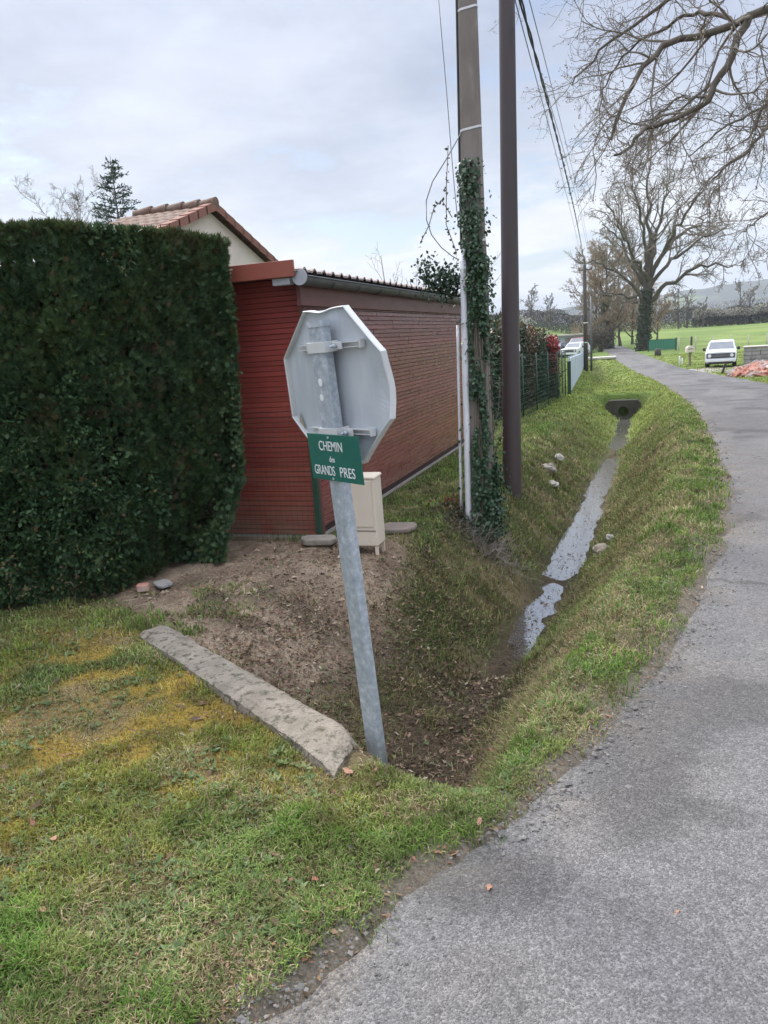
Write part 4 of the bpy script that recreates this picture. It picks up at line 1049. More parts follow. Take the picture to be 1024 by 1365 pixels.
for wz in (2.03, 2.40, 3.32, 4.24, 5.2, 6.2):
    z_ = wz-pz; w_ = pole_w(wz)/2+.004
    mb = MB(); vs = [(p[0]*w_+leanx(z_), p[1]*w_*.92, z_+dz+.035*p[0]*.4) for dz in (-.009, .009) for p in octp]
    mb.add(vs, [(i, (i+1) % 8, 8+(i+1) % 8, 8+i) for i in range(8)]); o = mb.build('strap', M['steel_band'], p1)
def on_pole(ang, z, off):      # a point off the shaft, z above its foot
    w_ = pole_w(z+pz)/2+off; return (math.cos(ang)*w_+leanx(z), math.sin(ang)*w_, z)
a1 = math.radians(226)
mb = MB(); mb.tube([on_pole(a1, t, .045) for t in np.linspace(.06, 2.62, 12)], .029, 12); mb.build('conduit', M['white_pvc'], p1)
a2 = math.radians(192)
mb = MB(); mb.tube([on_pole(a2, t, .06) for t in np.linspace(.25, 1.98, 10)], .014, 10); mb.build('conduit', M['white_pvc'], p1)
for da, rr in ((-.35, .011), (-.48, .009), (-.20, .008)):
    a3 = math.radians(205)+da*.6-.1
    mb = MB(); mb.tube([on_pole(a3+.02*math.sin(t*2), t, .012) for t in np.linspace(2.4, TOPZ-pz, 14)], rr, 6); mb.build('cable', M['black_cable'], p1)
# ---- ivy
rng = RS(81)
iv = thing('ivy', (PX-.02, PY-.16, pz), 'dark green ivy climbing the concrete pole with a bushy clump on its left', 'ivy')
io = np.array([PX-.02, PY-.16, pz]); off0 = np.array([PX, PY, pz])-io
n = 24000
zz = rng.uniform(-.02, 1, n)**1.05*3.35
ang = np.radians(rng.uniform(200, 395, n))
# leave the conduit side barer, thin out upwards
lim = np.radians(262-40*sstep(2.2, 2.5, zz))
dens = np.where(ang < lim, .07, 1.0)*np.where(zz > 2.55, np.where(ang > math.radians(300), .22, .75), 1)*np.where(zz > 2.95, .5, 1)
dens *= sstep(.40, .58, fbm(ang*1.3, zz, 3.4, 601, 3)+.06*sstep(1.5, .2, zz)+.10*sstep(2.0, 2.3, zz))
dens *= np.where((ang > math.radians(322)) & (zz > .7), .16, 1)
k = rng.uniform(size=n) < dens; zz, ang = zz[k], ang[k]; n = len(zz)
w_ = (pole_w(zz+pz))/2
th = .010+rng.exponential(.022, n)*(1+.25*sstep(1.6, .1, zz))
Pp = np.stack([np.cos(ang)*(w_+th)+.012*zz, np.sin(ang)*(w_+th), zz], -1)+off0
Nv = np.stack([np.cos(ang), np.sin(ang), 0*ang], -1)
D = nrm(Nv*.5+np.array([0, 0, -.9])+rng.normal(size=(n, 3))*.45)
L = rng.uniform(.018, .044, n)
S = nrm(np.cross(D, Nv+rng.normal(size=(n, 3))*.3))
sets = [leaves(Pp, D, L, L*rng.uniform(.75, 1.05, n), rng, side=S)]
cc = lerp((.018, .048, .020), (.050, .105, .042), rng.uniform(size=n)**1.3); cols = [np.repeat(cc, 4, 0)]
# bushy clump to the left at roof height, mature growth
n = 750
cl = rng.normal(size=(n, 3))*np.array([.09, .07, .07])+np.array([-.24, -.03, 2.36])+off0
cl2 = rng.normal(size=(160, 3))*np.array([.06, .06, .07])+np.array([-.40, -.05, 2.48])+off0
cl = np.concatenate([cl, cl2]); n = len(cl)
L = rng.uniform(.02, .05, n); sets.append(leaves(cl, nrm(rng.normal(size=(n, 3))+np.array([0, 0, -.4])), L, L*.75, rng))
cols.append(np.repeat(lerp((.018, .040, .022), (.045, .085, .045), rng.uniform(size=n)), 4, 0))
# trailing shoots
shoots = [[(-.14, -.05, 2.9), (-.22, -.07, 3.05), (-.30, -.05, 3.0), (-.36, -.03, 2.86), (-.44, -.02, 2.74)], [(-.12, -.02, 2.6), (-.2, -.04, 2.85), (-.19, 0, 3.2), (-.16, 0, 3.5)],
          [(.16, -.03, 1.0), (.21, -.03, 1.22), (.23, -.03, 1.42), (.22, -.02, 1.5)], [(.15, -.03, .75), (.2, -.02, .9), (.235, -.02, 1.0)]]
stem = MB()
for sh in shoots:
    pts = [tuple(np.array(p)+off0) for p in sh]; stem.tube(pts, .004, 4)
    A_ = np.array(pts); t = rng.uniform(0, len(pts)-1.001, 34); i = t.astype(int); f = (t-i)[:, None]
    pp = A_[i]*(1-f)+A_[i+1]*f; L = rng.uniform(.02, .04, 34); sets.append(leaves(pp, rand_dir(34, rng), L, L*.7, rng))
    cols.append(np.repeat(lerp((.03, .06, .025), (.16, .10, .06), rng.uniform(size=34)**2), 4, 0))
# ground ivy and brambles round the foot
n = 900
r_ = np.abs(rng.normal(0, .22, n)); a_ = rng.uniform(0, 6.28, n); gx_, gy_ = PX-.12+r_*np.cos(a_), PY-.1+r_*np.sin(a_)*1.1
gp = np.stack([gx_, gy_, terrain(gx_, gy_)+rng.uniform(.01, .16, n)*np.exp(-r_/.22)], -1)-io
L = rng.uniform(.02, .05, n); sets.append(leaves(gp, nrm(rng.normal(size=(n, 3))+np.array([0, 0, .3])), L, L*.6, rng))
cg = lerp((.03, .045, .022), (.13, .085, .05), rng.uniform(size=n)**1.6); cols.append(np.repeat(cg, 4, 0))
V, Q = join(*sets); link('leaves', np_mesh('leaves', V, Q, M['waxy_leaf'], np.concatenate(cols)), iv)
for k in range(16):
    a0 = math.radians(rng.uniform(265, 365)); pts = []
    for z_ in np.linspace(-.03, rng.uniform(.8, 3.0), 14):
        a0 += rng.normal()*.06; w_ = pole_w(z_+pz)/2+.012; pts.append((math.cos(a0)*w_+.012*z_+off0[0], math.sin(a0)*w_+off0[1], z_))
    stem.tube(pts, list(np.linspace(.013, .004, 14)), 5)
stem.build('stems', M['twig'], iv)
# dead brushwood at the pole's foot
n = 260; rg = RS(82); P = np.zeros((n, 4, 3)); b0 = np.stack([PX+.10+rg.normal(size=n)*.12, PY-.20+rg.normal(size=n)*.12], -1)
P[:, 0, :2] = b0; P[:, 0, 2] = terrain(b0[:, 0], b0[:, 1])
d = nrm(rg.normal(size=(n, 3))*np.array([.5, .5, .25])+np.array([0, 0, .75]))
for k in range(1, 4): d = nrm(d+rg.normal(size=(n, 3))*.3+np.array([0, 0, -.15])); P[:, k] = P[:, k-1]+d*(rg.uniform(.04, .13, n))[:, None]
V, Q = tubes(P, np.full((n, 4), .0022)*np.linspace(1, .5, 4)[None], 3)
bw = link('brushwood', np_mesh('brushwood', V, [Q], M['pale_twig'])); tag(bw, kind='stuff')
n = 60; rg = RS(83); bx_, by_ = -1.78+rg.normal(size=n)*.10, 7.2+rg.normal(size=n)*.12
V, Q = leaves(np.stack([bx_, by_, terrain(bx_, by_)+.02+rg.uniform(0, .06, n)], -1), rand_dir(n, rg), rg.uniform(.02, .045, n), .025, rg)
rl_ = link('red_leaves', np_mesh('red_leaves', V, [Q], M['leaf'], np.repeat(lerp((.20, .03, .03), (.32, .06, .05), rg.uniform(size=n)), 4, 0))); tag(rl_, kind='stuff')

# ================================================================ slim brown pole
QX, QY = -1.475, 8.80; qz = float(terrain(QX, QY))
p2 = thing('metal_utility_pole', (QX, QY, qz), 'slim smooth dark brown pole standing just right of the ivy-clad pole', 'utility pole')
mb = MB(); zs = np.linspace(-.5, 8.6, 24); mb.tube([(.018*z_, 0, z_) for z_ in zs], list(np.interp(zs, [-.5, 8.6], [.111, .063])), 28); mb.build('shaft', M['pole_metal'], p2)
mb = MB(); la = -.35
for k in range(4):
    a0, a1_ = la+.0+k*.09, la+.09+k*.09; z0 = 1.62; rr = .1045
    mb.add([(.018*z0+rr*math.cos(a0), rr*math.sin(a0), z0), (.018*z0+rr*math.cos(a1_), rr*math.sin(a1_), z0), (.018*z0+rr*math.cos(a1_), rr*math.sin(a1_), z0+.075), (.018*z0+rr*math.cos(a0), rr*math.sin(a0), z0+.075)], [(0, 1, 2, 3)])
mb.build('label_plate', M['white_letter'], p2)

# ================================================================ overhead lines
def sag(a, b_, s, n=24): 
    t = np.linspace(0, 1, n); A_, B_ = np.array(a), np.array(b_)
    P = A_[None]*(1-t[:, None])+B_[None]*t[:, None]; P[:, 2] -= s*4*t*(1-t); return [tuple(p) for p in P]
def wire(name, pts, r, mat, lab, cat='cable', group=None):
    o = MB().tube(pts, r, 6).build(name, mat); return tag(o, lab, cat, group)
FPT = (-3.95, 55.3, 5.45)
main = [(-1.40, 7.0, 6.0)]
tw = sag((-1.20, 8.78, 6.35), (-3.98, 55.3, 5.35), 0.0, 2)
def bundle():
    c_ = np.array(sag((-1.17, 8.85, 4.98), (-3.95, 55.35, 5.30), -.10, 160)); return c_
c_ = np.array(sag((-1.08, 7.1, 4.55), (-3.95, 55.35, 5.30), -.52, 170))
bd = thing('twisted_cable', tuple(c_[0]), 'thick dark twisted overhead cable running from near poles to the far wooden pole', 'cable', group='overhead lines')
for j in range(2):
    t = np.linspace(0, 150, len(c_)); rr = .011
    P = c_+np.stack([np.cos(t+j*math.pi)*rr, 0*t, np.sin(t+j*math.pi)*rr], -1)-c_[0]
    MB().tube([tuple(p) for p in P], .0095, 5).build('strand', M['black_cable'], bd)
wire('overhead_wire', sag((-1.30, 8.80, 4.9), (-4.10, 55.2, 5.6), -.25), .006, M['grey_wire'], 'thin wire starting at the slim brown pole, left of the twisted cable', group='overhead lines')
wire('overhead_wire', sag((-1.10, 6.5, 4.6), (-3.9, 57.9, 6.3), -.55), .006, M['grey_wire'], 'upper thin wire right of the twisted cable', group='overhead lines')
wire('overhead_wire', sag((-.95, 6.5, 4.4), (-3.75, 57.9, 5.9), -.5), .0045, M['grey_wire'], 'lowest faint wire farthest right of the twisted cable', group='overhead lines')
wire('drop_wire', [(-1.77, 7.4, 4.75), (-1.735, 7.35, 4.2), (-1.70, 7.3, 3.7), (-1.67, 7.25, 3.2), (-1.64, 7.2, 2.82), (-1.62, 7.18, 2.6)], .004, M['grey_wire'], 'near vertical thin wire hanging left of the concrete pole')
lp = [(-1.50, 6.98, 3.32), (-1.56, 6.96, 3.22), (-1.66, 6.95, 3.08), (-1.78, 6.95, 2.93), (-1.845, 6.95, 2.78), (-1.85, 6.95, 2.62), (-1.81, 6.95, 2.49), (-1.73, 6.95, 2.38), (-1.64, 6.96, 2.30), (-1.58, 6.98, 2.26)]
wire('loose_cable', lp, .005, M['grey_wire'], 'slack loop of grey cable bowing out left of the concrete pole')
# ================================================================ bare trees
def curve_pts(pts, n):
    """resample a polyline smoothly to n points"""
    A = np.array(pts, float); m = len(A); t = np.linspace(0, m-1, n); i = np.clip(t.astype(int), 0, m-2); f = (t-i)[:, None]
    p0, p1, p2, p3 = A[np.clip(i-1, 0, m-1)], A[i], A[i+1], A[np.clip(i+2, 0, m-1)]
    return .5*((2*p1)+(p2-p0)*f+(2*p0-5*p1+4*p2-p3)*f**2+(3*p1-p0-3*p2+p3)*f**3)
def bare_tree(name, loc, H, tr, seed, label, nl=9, spread=1.0, trunk_h=.3, group=None, mat='twig', tmat='bark', twn=(8, 8, 7), rmin=.004, ivy=False, lean=0, buds=0, budcol=((.10, .09, .04), (.16, .13, .07)), reach=.42):
    rng = RS(seed); root = thing(name, loc, label, 'tree', 0, group)
    n = 14; zt = np.linspace(-.4, H*.86, n); 
    wx = np.cumsum(rng.normal(size=n))*H*.006; wy = np.cumsum(rng.normal(size=n))*H*.006
    P = np.stack([wx-wx[1]+lean*zt/H, wy-wy[1], zt], -1)[None]
    R = (tr*np.interp(zt, [-.4, 0, .06*H, trunk_h*H, H*.86], [1.45, 1.25, 1.0, .78, .10]))[None]
    Vt, Qt = tubes(P, R, 10)
    P1, R1 = grow(P, R, nl, reach*spread, .95, 9, .17, .22, rng, t0=trunk_h*.95, t1=.97, rk=.62, rend=.18, rmin=rmin*2)
    V1, Q1 = tubes(P1, R1, 6)
    V, Q = join((Vt, Qt), (V1, Q1)); link('trunk', np_mesh('trunk', V, Q, M[tmat], None, True), root)
    P2, R2 = grow(P1, R1, twn[0], .48, .75, 6, .22, .12, rng, rk=.6, rmin=rmin*1.4)
    P3, R3 = grow(P2, R2, twn[1], .50, .7, 5, .25, .08, rng, rk=.6, rmin=rmin)
    P4, R4 = grow(P3, R3, twn[2], .55, .65, 4, .25, .02, rng, rk=.7, rmin=rmin*.7, lmin=H*.012)
    sets = [tubes(P2, R2, 4), tubes(P3, R3, 3), tubes(P4, R4, 3)]
    V, Q = join(*sets); cr = link('crown', np_mesh('crown', V, Q, M[mat]), root)
    if buds:
        tips = P4[:, -1]; n = int(len(tips)*buds); k = rng.randint(0, len(tips), n); tp = tips[k]+rng.normal(size=(n, 3))*H*.006
        L = H*rng.uniform(.004, .010, n); V, Q = leaves(tp, rand_dir(n, rng), L, L*.6, rng)
        link('buds', np_mesh('buds', V, [Q], M['leaf'], np.repeat(lerp(budcol[0], budcol[1], rng.uniform(size=n)), 4, 0)), root)
    if ivy:
        n = 2600; z = rng.uniform(0, H*.42, n)**1.1; a = rng.uniform(0, 6.28, n)
        rr = tr*np.interp(z, [0, .06*H, trunk_h*H, H*.5], [1.3, 1.05, .8, .5])+rng.exponential(.10, n)
        cx_ = np.interp(z, zt, P[0, :, 0]); cy_ = np.interp(z, zt, P[0, :, 1])
        Pp = np.stack([cx_+rr*np.cos(a), cy_+rr*np.sin(a), z], -1); V, Q = leaves(Pp, rand_dir(n, rng), .22, .18, rng)
        link('ivy_cover', np_mesh('ivy_cover', V, [Q], M['waxy_leaf'], np.repeat(lerp((.03, .055, .03), (.07, .10, .05), rng.uniform(size=n)), 4, 0)), root)
    return root
def at(x, y): return (x, y, float(terrain(x, y)))
# the big oak at the bend
rng = RS(107)
fo = thing('oak_tree', at(-.36, 88.5), 'big bare oak with ivy-dark trunk standing at the bend of the lane', 'tree')
def fpx(px, py, d=0): return ((px-859)*.0845*.96, d, (466-py)*.0845)
fT = curve_pts([fpx(858, 472), fpx(859, 455), fpx(860, 430), fpx(862, 405), fpx(864, 380), fpx(866, 355), fpx(868, 325)], 16)[None]
fTR = np.interp(np.linspace(0, 1, 16), [0, .08, .3, .65, 1], [.95, .66, .55, .46, .20])[None]
FL = [[(861, 410, 0), (845, 385, -1), (826, 368, -1.6), (803, 358, -1.8), (783, 354, -2)], [(862, 396, 0), (846, 360, .6), (826, 325, 1.2), (808, 305, 1.8)], [(863, 388, 0), (842, 342, 2), (822, 300, 3.2), (806, 272, 4)],
      [(865, 372, 0), (857, 328, -1), (848, 285, -2), (842, 250, -2.2)], [(866, 362, 0), (866, 318, .5), (862, 275, .8), (864, 240, 1)], [(867, 365, 0), (877, 320, 1.2), (886, 280, 2.2), (893, 250, 3)],
      [(867, 378, 0), (889, 338, -1.5), (911, 305, -2.4), (930, 284, -3)], [(867, 388, 0), (894, 357, .8), (926, 338, 1.6), (957, 326, 2)], [(866, 406, 0), (889, 388, -.8), (915, 374, -1.4), (940, 369, -2), (960, 374, -2.2)],
      [(862, 415, 0), (848, 402, 1.6), (826, 392, 2.6), (806, 392, 3.2)], [(866, 370, 0), (900, 330, 3), (922, 315, 5), (940, 300, 6)], [(864, 385, 0), (850, 360, -3), (838, 335, -5), (828, 310, -6)]]
FP = np.stack([curve_pts([fpx(*p) for p in l], 14) for l in FL]); FP[:, 1:] += rng.normal(size=FP[:, 1:].shape)*.16
FRr = np.linspace(1, .22, 14)[None]*rng.uniform(.20, .28, len(FL))[:, None]
V, Q = join(tubes(fT, fTR, 10), tubes(FP, FRr, 7)); link('trunk', np_mesh('trunk', V, Q, M['bark'], None, True), fo)
F1p, F1r = grow(FP, FRr, 13, .42, .72, 7, .2, .06, rng, t0=.2, rk=.5, rend=.3, rmin=.03)
F2p, F2r = grow(F1p, F1r, 8, .5, .7, 6, .24, .03, rng, rk=.6, rmin=.020)
F3p, F3r = grow(F2p, F2r, 4, .55, .7, 4, .26, .0, rng, rk=.7, rmin=.014, lmin=.35)
V, Q = join(tubes(F1p, F1r, 4), tubes(F2p, F2r, 3), tubes(F3p, F3r, 3)); link('crown', np_mesh('crown', V, Q, M['twig']), fo)
n = 2600; z = rng.uniform(0, 6.4, n); a = rng.uniform(0, 6.28, n); rr = np.interp(z, [0, 1, 6.4], [.78, .62, .42])+rng.exponential(.08, n)
V, Q = leaves(np.stack([np.interp(z, fT[0, :, 2], fT[0, :, 0])+rr*np.cos(a), rr*np.sin(a), z], -1), rand_dir(n, rng), .2, .17, rng)
link('ivy_cover', np_mesh('ivy_cover', V, [Q], M['waxy_leaf'], np.repeat(lerp((.03, .055, .03), (.07, .10, .05), rng.uniform(size=n)), 4, 0)), fo)

# ---- the near oak whose limbs reach in from the right
rng = RS(301)
LIMBS = {'A': ([[1.93, 11.2, 5.06], [1.25, 10.5, 4.91], [.92, 10.2, 4.74], [.49, 9.9, 4.6], [.11, 9.6, 4.45], [-.08, 9.4, 4.24], [-.23, 9.2, 3.96], [-.32, 9.1, 3.7], [-.37, 9.0, 3.5]], .062, .016),
 'B': ([[1.04, 10.3, 4.84], [.88, 10.1, 4.51], [.73, 9.9, 4.14], [.61, 9.8, 3.95], [.42, 9.6, 3.79], [.15, 9.4, 3.68], [-.08, 9.2, 3.56], [-.2, 9.1, 3.43], [-.34, 9.0, 3.34]], .056, .014),
 'C': ([[2.6, 12.0, 4.4], [1.64, 11.0, 3.93], [1.3, 10.6, 3.71], [1.09, 10.3, 3.49], [.8, 10, 3.24], [.68, 9.9, 3.12]], .035, .010),
 'C2': ([[2.2, 10.9, 4.7], [1.47, 10, 4.16], [1.18, 9.7, 3.8], [1.09, 9.6, 3.6], [.96, 9.4, 3.39]], .030, .009),
 'D': ([[3.0, 12.6, 3.5], [2.17, 12, 3.27], [1.69, 11.6, 3.0], [1.35, 11.3, 2.82], [1.12, 11, 2.64]], .026, .008),
 'E': ([[2.66, 14.28, 7.2], [1.71, 13.3, 6.64], [0.8, 12.6, 6.53], [-0.15, 11.9, 6.39], [-0.95, 11.2, 6.22], [-1.4, 10.78, 6.05]], .055, .012),
 'G': ([[2.0, 12.2, 6.0], [1.1, 11.6, 5.75], [.3, 11.2, 5.45], [-.4, 10.9, 5.05], [-.9, 10.7, 4.55]], .05, .010),
 'H': ([[.92, 10.2, 4.74], [.6, 10.8, 5.1], [.2, 11.1, 5.15], [-.3, 11.2, 4.9], [-.6, 11.2, 4.5]], .034, .009),
 'I': ([[.61, 9.8, 3.95], [.55, 10.3, 4.1], [.25, 10.6, 4.15], [.0, 10.8, 3.95]], .022, .007),
 'J': ([[2.4, 12.6, 5.2], [1.9, 12.4, 4.8], [1.5, 12.2, 4.35], [1.0, 12.0, 4.1], [.5, 11.9, 3.75]], .036, .009)}
LP = np.stack([curve_pts(v[0], 22) for v in LIMBS.values()]); LR = np.stack([np.linspace(v[1], v[2], 22) for v in LIMBS.values()])*.82
LP[:, 1:-1] += rng.normal(size=LP[:, 1:-1].shape)*.016
tz0 = float(zb(13.6))
no = thing('oak_tree', (4.9, 13.6, tz0), 'near bare oak whose long drooping limbs reach in from the upper right', 'tree')
o_ = np.array([4.9, 13.6, tz0])
trunkP = curve_pts([(4.9, 13.6, tz0-.4), (4.88, 13.6, 1), (4.8, 13.5, 2.6), (4.6, 13.4, 4.4), (4.5, 13.3, 6.2), (4.55, 13.2, 8.5), (4.4, 13.1, 11)], 22)[None]
trunkR = np.interp(np.linspace(0, 1, 22), [0, .1, .4, 1], [.62, .48, .40, .10])[None]
conn = []
for k, (a_, b_) in {'A': ([4.6, 13.4, 4.5], [1.93, 11.2, 5.06]), 'C': ([4.65, 13.4, 4.0], [2.6, 12.0, 4.4]), 'C2': ([4.6, 13.4, 4.7], [2.2, 10.9, 4.7]), 'D': ([4.75, 13.5, 3.2], [3.0, 12.6, 3.5]), 'E': ([4.55, 13.3, 6.9], [2.66, 14.28, 7.2]), 'G': ([4.5, 13.3, 6.2], [2.0, 12.2, 6.0]), 'J': ([4.55, 13.3, 5.2], [2.4, 12.6, 5.2])}.items():
    r0 = LIMBS[k][1]; md = [(a_[0]+b_[0])/2, (a_[1]+b_[1])/2, (a_[2]+b_[2])/2+.22]
    conn.append((curve_pts([a_, md, b_], 22), np.linspace(r0*1.7, r0, 22)))
upP, upR = grow(trunkP, trunkR, 7, .38, .9, 22, .07, .2, rng, t0=.45, t1=.98, rk=.5)
big = [(trunkP, trunkR, 14), (LP, LR, 9), (np.stack([c[0] for c in conn]), np.stack([c[1] for c in conn]), 9), (upP, upR, 8)]
V, Q = join(*[tubes(p, r, k) for p, r, k in big])
link('trunk', np_mesh('trunk', V-o_, Q, M['bark'], None, True), no)
B1, S1 = grow(LP, LR, 15, .40, .75, 9, .20, -.04, rng, t0=.10, rk=.42, rend=.3, rmin=.0045)
u1, us1 = grow(upP, upR, 7, .4, .75, 9, .2, .0, rng, rk=.5, rmin=.006)
B2, S2 = grow(B1, S1, 7, .50, .75, 7, .26, -.06, rng, rk=.62, rend=.4, rmin=.0024)
u2, us2 = grow(u1, us1, 6, .5, .75, 7, .26, .0, rng, rk=.6, rmin=.004)
B3, S3 = grow(B2, S2, 4, .55, .75, 5, .3, -.06, rng, rk=.7, rend=.5, rmin=.0016, lmin=.10)
tw2, ts2 = grow(LP, LR, 26, .10, .9, 5, .3, -.05, rng, t0=.1, rk=.25, rmin=.002, lmin=.15)
V, Q = join(tubes(B1, S1, 5), tubes(B2, S2, 4), tubes(B3, S3, 3), tubes(u1, us1, 4), tubes(u2, us2, 3), tubes(tw2, ts2, 3))
link('crown', np_mesh('crown', V-o_, Q, M['twig']), no)
tips = np.concatenate([B3[:, -1], B3[:, 3], B2[:, -1], B3[:, 2], tw2[:, -1]]); n = int(len(tips)*1.1); k = rng.randint(0, len(tips), n)
tp = tips[k]+rng.normal(size=(n, 3))*.012
L = rng.uniform(.010, .024, n); V, Q = leaves(tp, nrm(rng.normal(size=(n, 3))+np.array([0, 0, -.3])), L, L*rng.uniform(.35, .7, n), rng)
link('buds', np_mesh('buds', V-o_, [Q], M['leaf'], np.repeat(lerp((.13, .11, .075), (.26, .21, .14), rng.uniform(size=n)), 4, 0)), no)

# ---- brown thicket of bare trees left of the far oak
thick = [(-6.3, 104, 10.0, .18, 'rust-brown bare tree on the left edge of the thicket behind the far poles'), (-5.2, 98, 8.0, .14, 'low spreading brown bare tree low down beside the far wooden pole'),
         (-4.4, 101, 11.0, .34, 'tall brown bare tree with the thick dark trunk left of the big oak'), (-3.4, 108, 11.2, .20, 'tallest of the thin brown trees just left of the big oak'),
         (-1.9, 112, 9.5, .18, 'brown bare tree half hidden behind the big oak trunk'), (-.2, 118, 7.5, .15, 'low brown bushy tree right behind the big oak'), (1.4, 124, 6.2, .14, 'low brown bush of twigs right of the big oak trunk')]
for i, (x, y, H, tr, lab) in enumerate(thick):
    bare_tree('bare_tree', at(x, y), H*1.22, tr, 400+i, lab, nl=16, trunk_h=.10, mat='brown_twig', tmat='bark', twn=(9, 8, 6), rmin=.017, group='brown thicket trees by the bend', reach=.50, ivy=(i == 2))
# ---- trees along the far field edge
far = [(-23.5, 172, 9.6, 'bare tree with a forked crown far left beyond the photinia hedge'), (-20.0, 176, 8.2, 'slim greenish bare tree far off between photinia hedge and poles'), (-27.5, 168, 7.0, 'small pale bare tree nearest the brown pole'),
       (6.6, 188, 9.8, 'twin-stemmed bare tree rising over the far hedgerow right of the oak'), (8.4, 190, 9.2, 'bare tree leaning on its twin-stemmed neighbour over the hedgerow'), (19.0, 190, 9.6, 'bare upright tree over the blossoming hedgerow at far right'),
       (21.8, 194, 8.4, 'rounder bare tree at the far right edge over the hedgerow'), (11.5, 186, 6.4, 'dense dark low tree over the hedgerow centre')]
for i, (x, y, H, lab) in enumerate(far):
    bare_tree('bare_tree', at(x, y), H, .22, 430+i, lab, nl=11, trunk_h=.2, mat='twig' if i in (3, 4, 7) else 'pale_twig', twn=(7, 6, 5), rmin=.022, group='bare trees at the far field edge')
# birch and conifer behind the hedge, twigs behind the shed
for i, (x, y, H, lab) in enumerate([(-21.3, 25.5, 8.9, 'pale bare birch crown showing over the left of the hedge'), (-19.9, 25.3, 8.3, 'smaller pale bare crown next to the conifer over the hedge')]):
    bare_tree('birch_tree', at(x, y), H, .10, 460+i, lab, nl=16, trunk_h=.3, mat='pale_twig', tmat='pale_twig', twn=(7, 7, 5), rmin=.0045, group='pale bare trees behind the hedge', reach=.40)
rng = RS(91)
cf = thing('spruce_tree', at(-18.15, 25), 'small dark spruce with a thin leading shoot peeping over the hedge', 'tree')
Hc = 9.15; mb = MB(); mb.tube([(0, 0, -.3), (0.02, 0, 3), (0, .02, 6), (0, 0, Hc)], [.13, .10, .05, .006], 8); mb.build('trunk', M['bark'], cf)
PP, DD, LL = [], [], []; bp, br = [], []
for z_ in np.arange(2.6, Hc-.25, .17):
    for j in range(7):
        a = rng.uniform(0, 6.28); ln = (.12+.50*(Hc-z_)**.80)*rng.uniform(.6, 1.15); up = rng.uniform(.05, .45)
        p0 = np.array([0, 0, z_]); d = nrm(np.array([math.cos(a), math.sin(a), up])); e = p0+d*ln+np.array([0, 0, -.05*ln])
        bp.append(np.linspace(p0, e, 4)); br.append(np.linspace(.012, .004, 4))
        m_ = int(30*ln)+10; t = rng.uniform(.12, 1, m_); PP.append(p0+(e-p0)*t[:, None]+rng.normal(size=(m_, 3))*.02); DD.append(nrm(d+rng.normal(size=(m_, 3))*.6)); LL.append(rng.uniform(.06, .15, m_))
V, Q = tubes(np.array(bp), np.array(br), 3)
PP, DD, LL = np.concatenate(PP), np.concatenate(DD), np.concatenate(LL); n = len(PP)
VL, QL = leaves(PP, DD, LL, LL*.32, rng)
link('branches', np_mesh('branches', V, [Q], M['bark']), cf)
link('foliage', np_mesh('foliage', VL, [QL], M['leaf'], np.repeat(lerp((.022, .05, .032), (.055, .095, .06), rng.uniform(size=n)), 4, 0)), cf)
def shrub(name, loc, n0, H, seed, label, mat, spread=.5, rmin=.003, group=None, leaf=0, leafcol=None, lsize=.06, shape=(1, 1, 1)):
    rng = RS(seed); root = thing(name, loc, label, 'shrub', 0, group)
    P = np.zeros((n0, 7, 3)); P[:, 0, :2] = rng.normal(size=(n0, 2))*spread*.3
    d = nrm(np.concatenate([rng.normal(size=(n0, 2))*spread, np.ones((n0, 1))], 1)); hh = H*rng.uniform(.55, 1.0, n0)
    for k in range(1, 7): d = nrm(d+rng.normal(size=(n0, 3))*.12+np.array([0, 0, .06])); P[:, k] = P[:, k-1]+d*(hh/6)[:, None]
    R = np.linspace(1, .3, 7)[None]*np.full((n0, 1), max(rmin*2, H*.006))
    P2, R2 = grow(P, R, 7, .32, .6, 5, .22, .15, rng, rmin=rmin); P3, R3 = grow(P2, R2, 5, .45, .6, 4, .25, .08, rng, rmin=rmin*.8)
    V, Q = join(tubes(P, R, 5), tubes(P2, R2, 3), tubes(P3, R3, 3)); link('stems', np_mesh('stems', V, Q, M[mat]), root)
    if leaf:
        pts = np.concatenate([P2.reshape(-1, 3), P3.reshape(-1, 3)]); k = rng.randint(0, len(pts), leaf)
        Pp = pts[k]+rng.normal(size=(leaf, 3))*lsize*.7; Pp *= np.array(shape)
        L = lsize*rng.uniform(.6, 1.2, leaf); V, Q = leaves(Pp, rand_dir(leaf, rng), L, L*.5, rng)
        link('foliage', np_mesh('foliage', V, [Q], M['leaf'], np.repeat(lerp(leafcol[0], leafcol[1], rng.uniform(size=leaf)), 4, 0)), root)
    return root
shrub('bare_shrub', at(-3.9, 13.6), 40, 3.35, 95, 'bare upright twigs showing over the shed roof left of the ivy clump', 'pale_twig', .28, .003)
shrub('bare_shrub', at(-5.0, 92.5), 30, 3.2, 96, 'dark leafless bush behind the far poles', 'twig', .5, .012, leaf=1500, leafcol=((.06, .055, .04), (.12, .10, .07)), lsize=.22)
shrub('bare_shrub', at(-6.4, 100), 30, 4.2, 97, 'pale straw-coloured bush left of the far wooden pole', 'pale_twig', .4, .013, leaf=900, leafcol=((.24, .19, .13), (.36, .30, .22)), lsize=.2)
shrub('bare_shrub', at(-24.0, 160), 30, 3.4, 98, 'white blossoming bush far left beyond the photinia hedge', 'pale_twig', .9, .02, leaf=1500, leafcol=((.35, .36, .28), (.55, .55, .48)), lsize=.3)
shrub('bare_shrub', at(-26.5, 163), 26, 2.9, 99, 'dull green bush far left next to the blossoming one', 'twig', 1.1, .02, leaf=1500, leafcol=((.07, .085, .05), (.13, .14, .08)), lsize=.3)

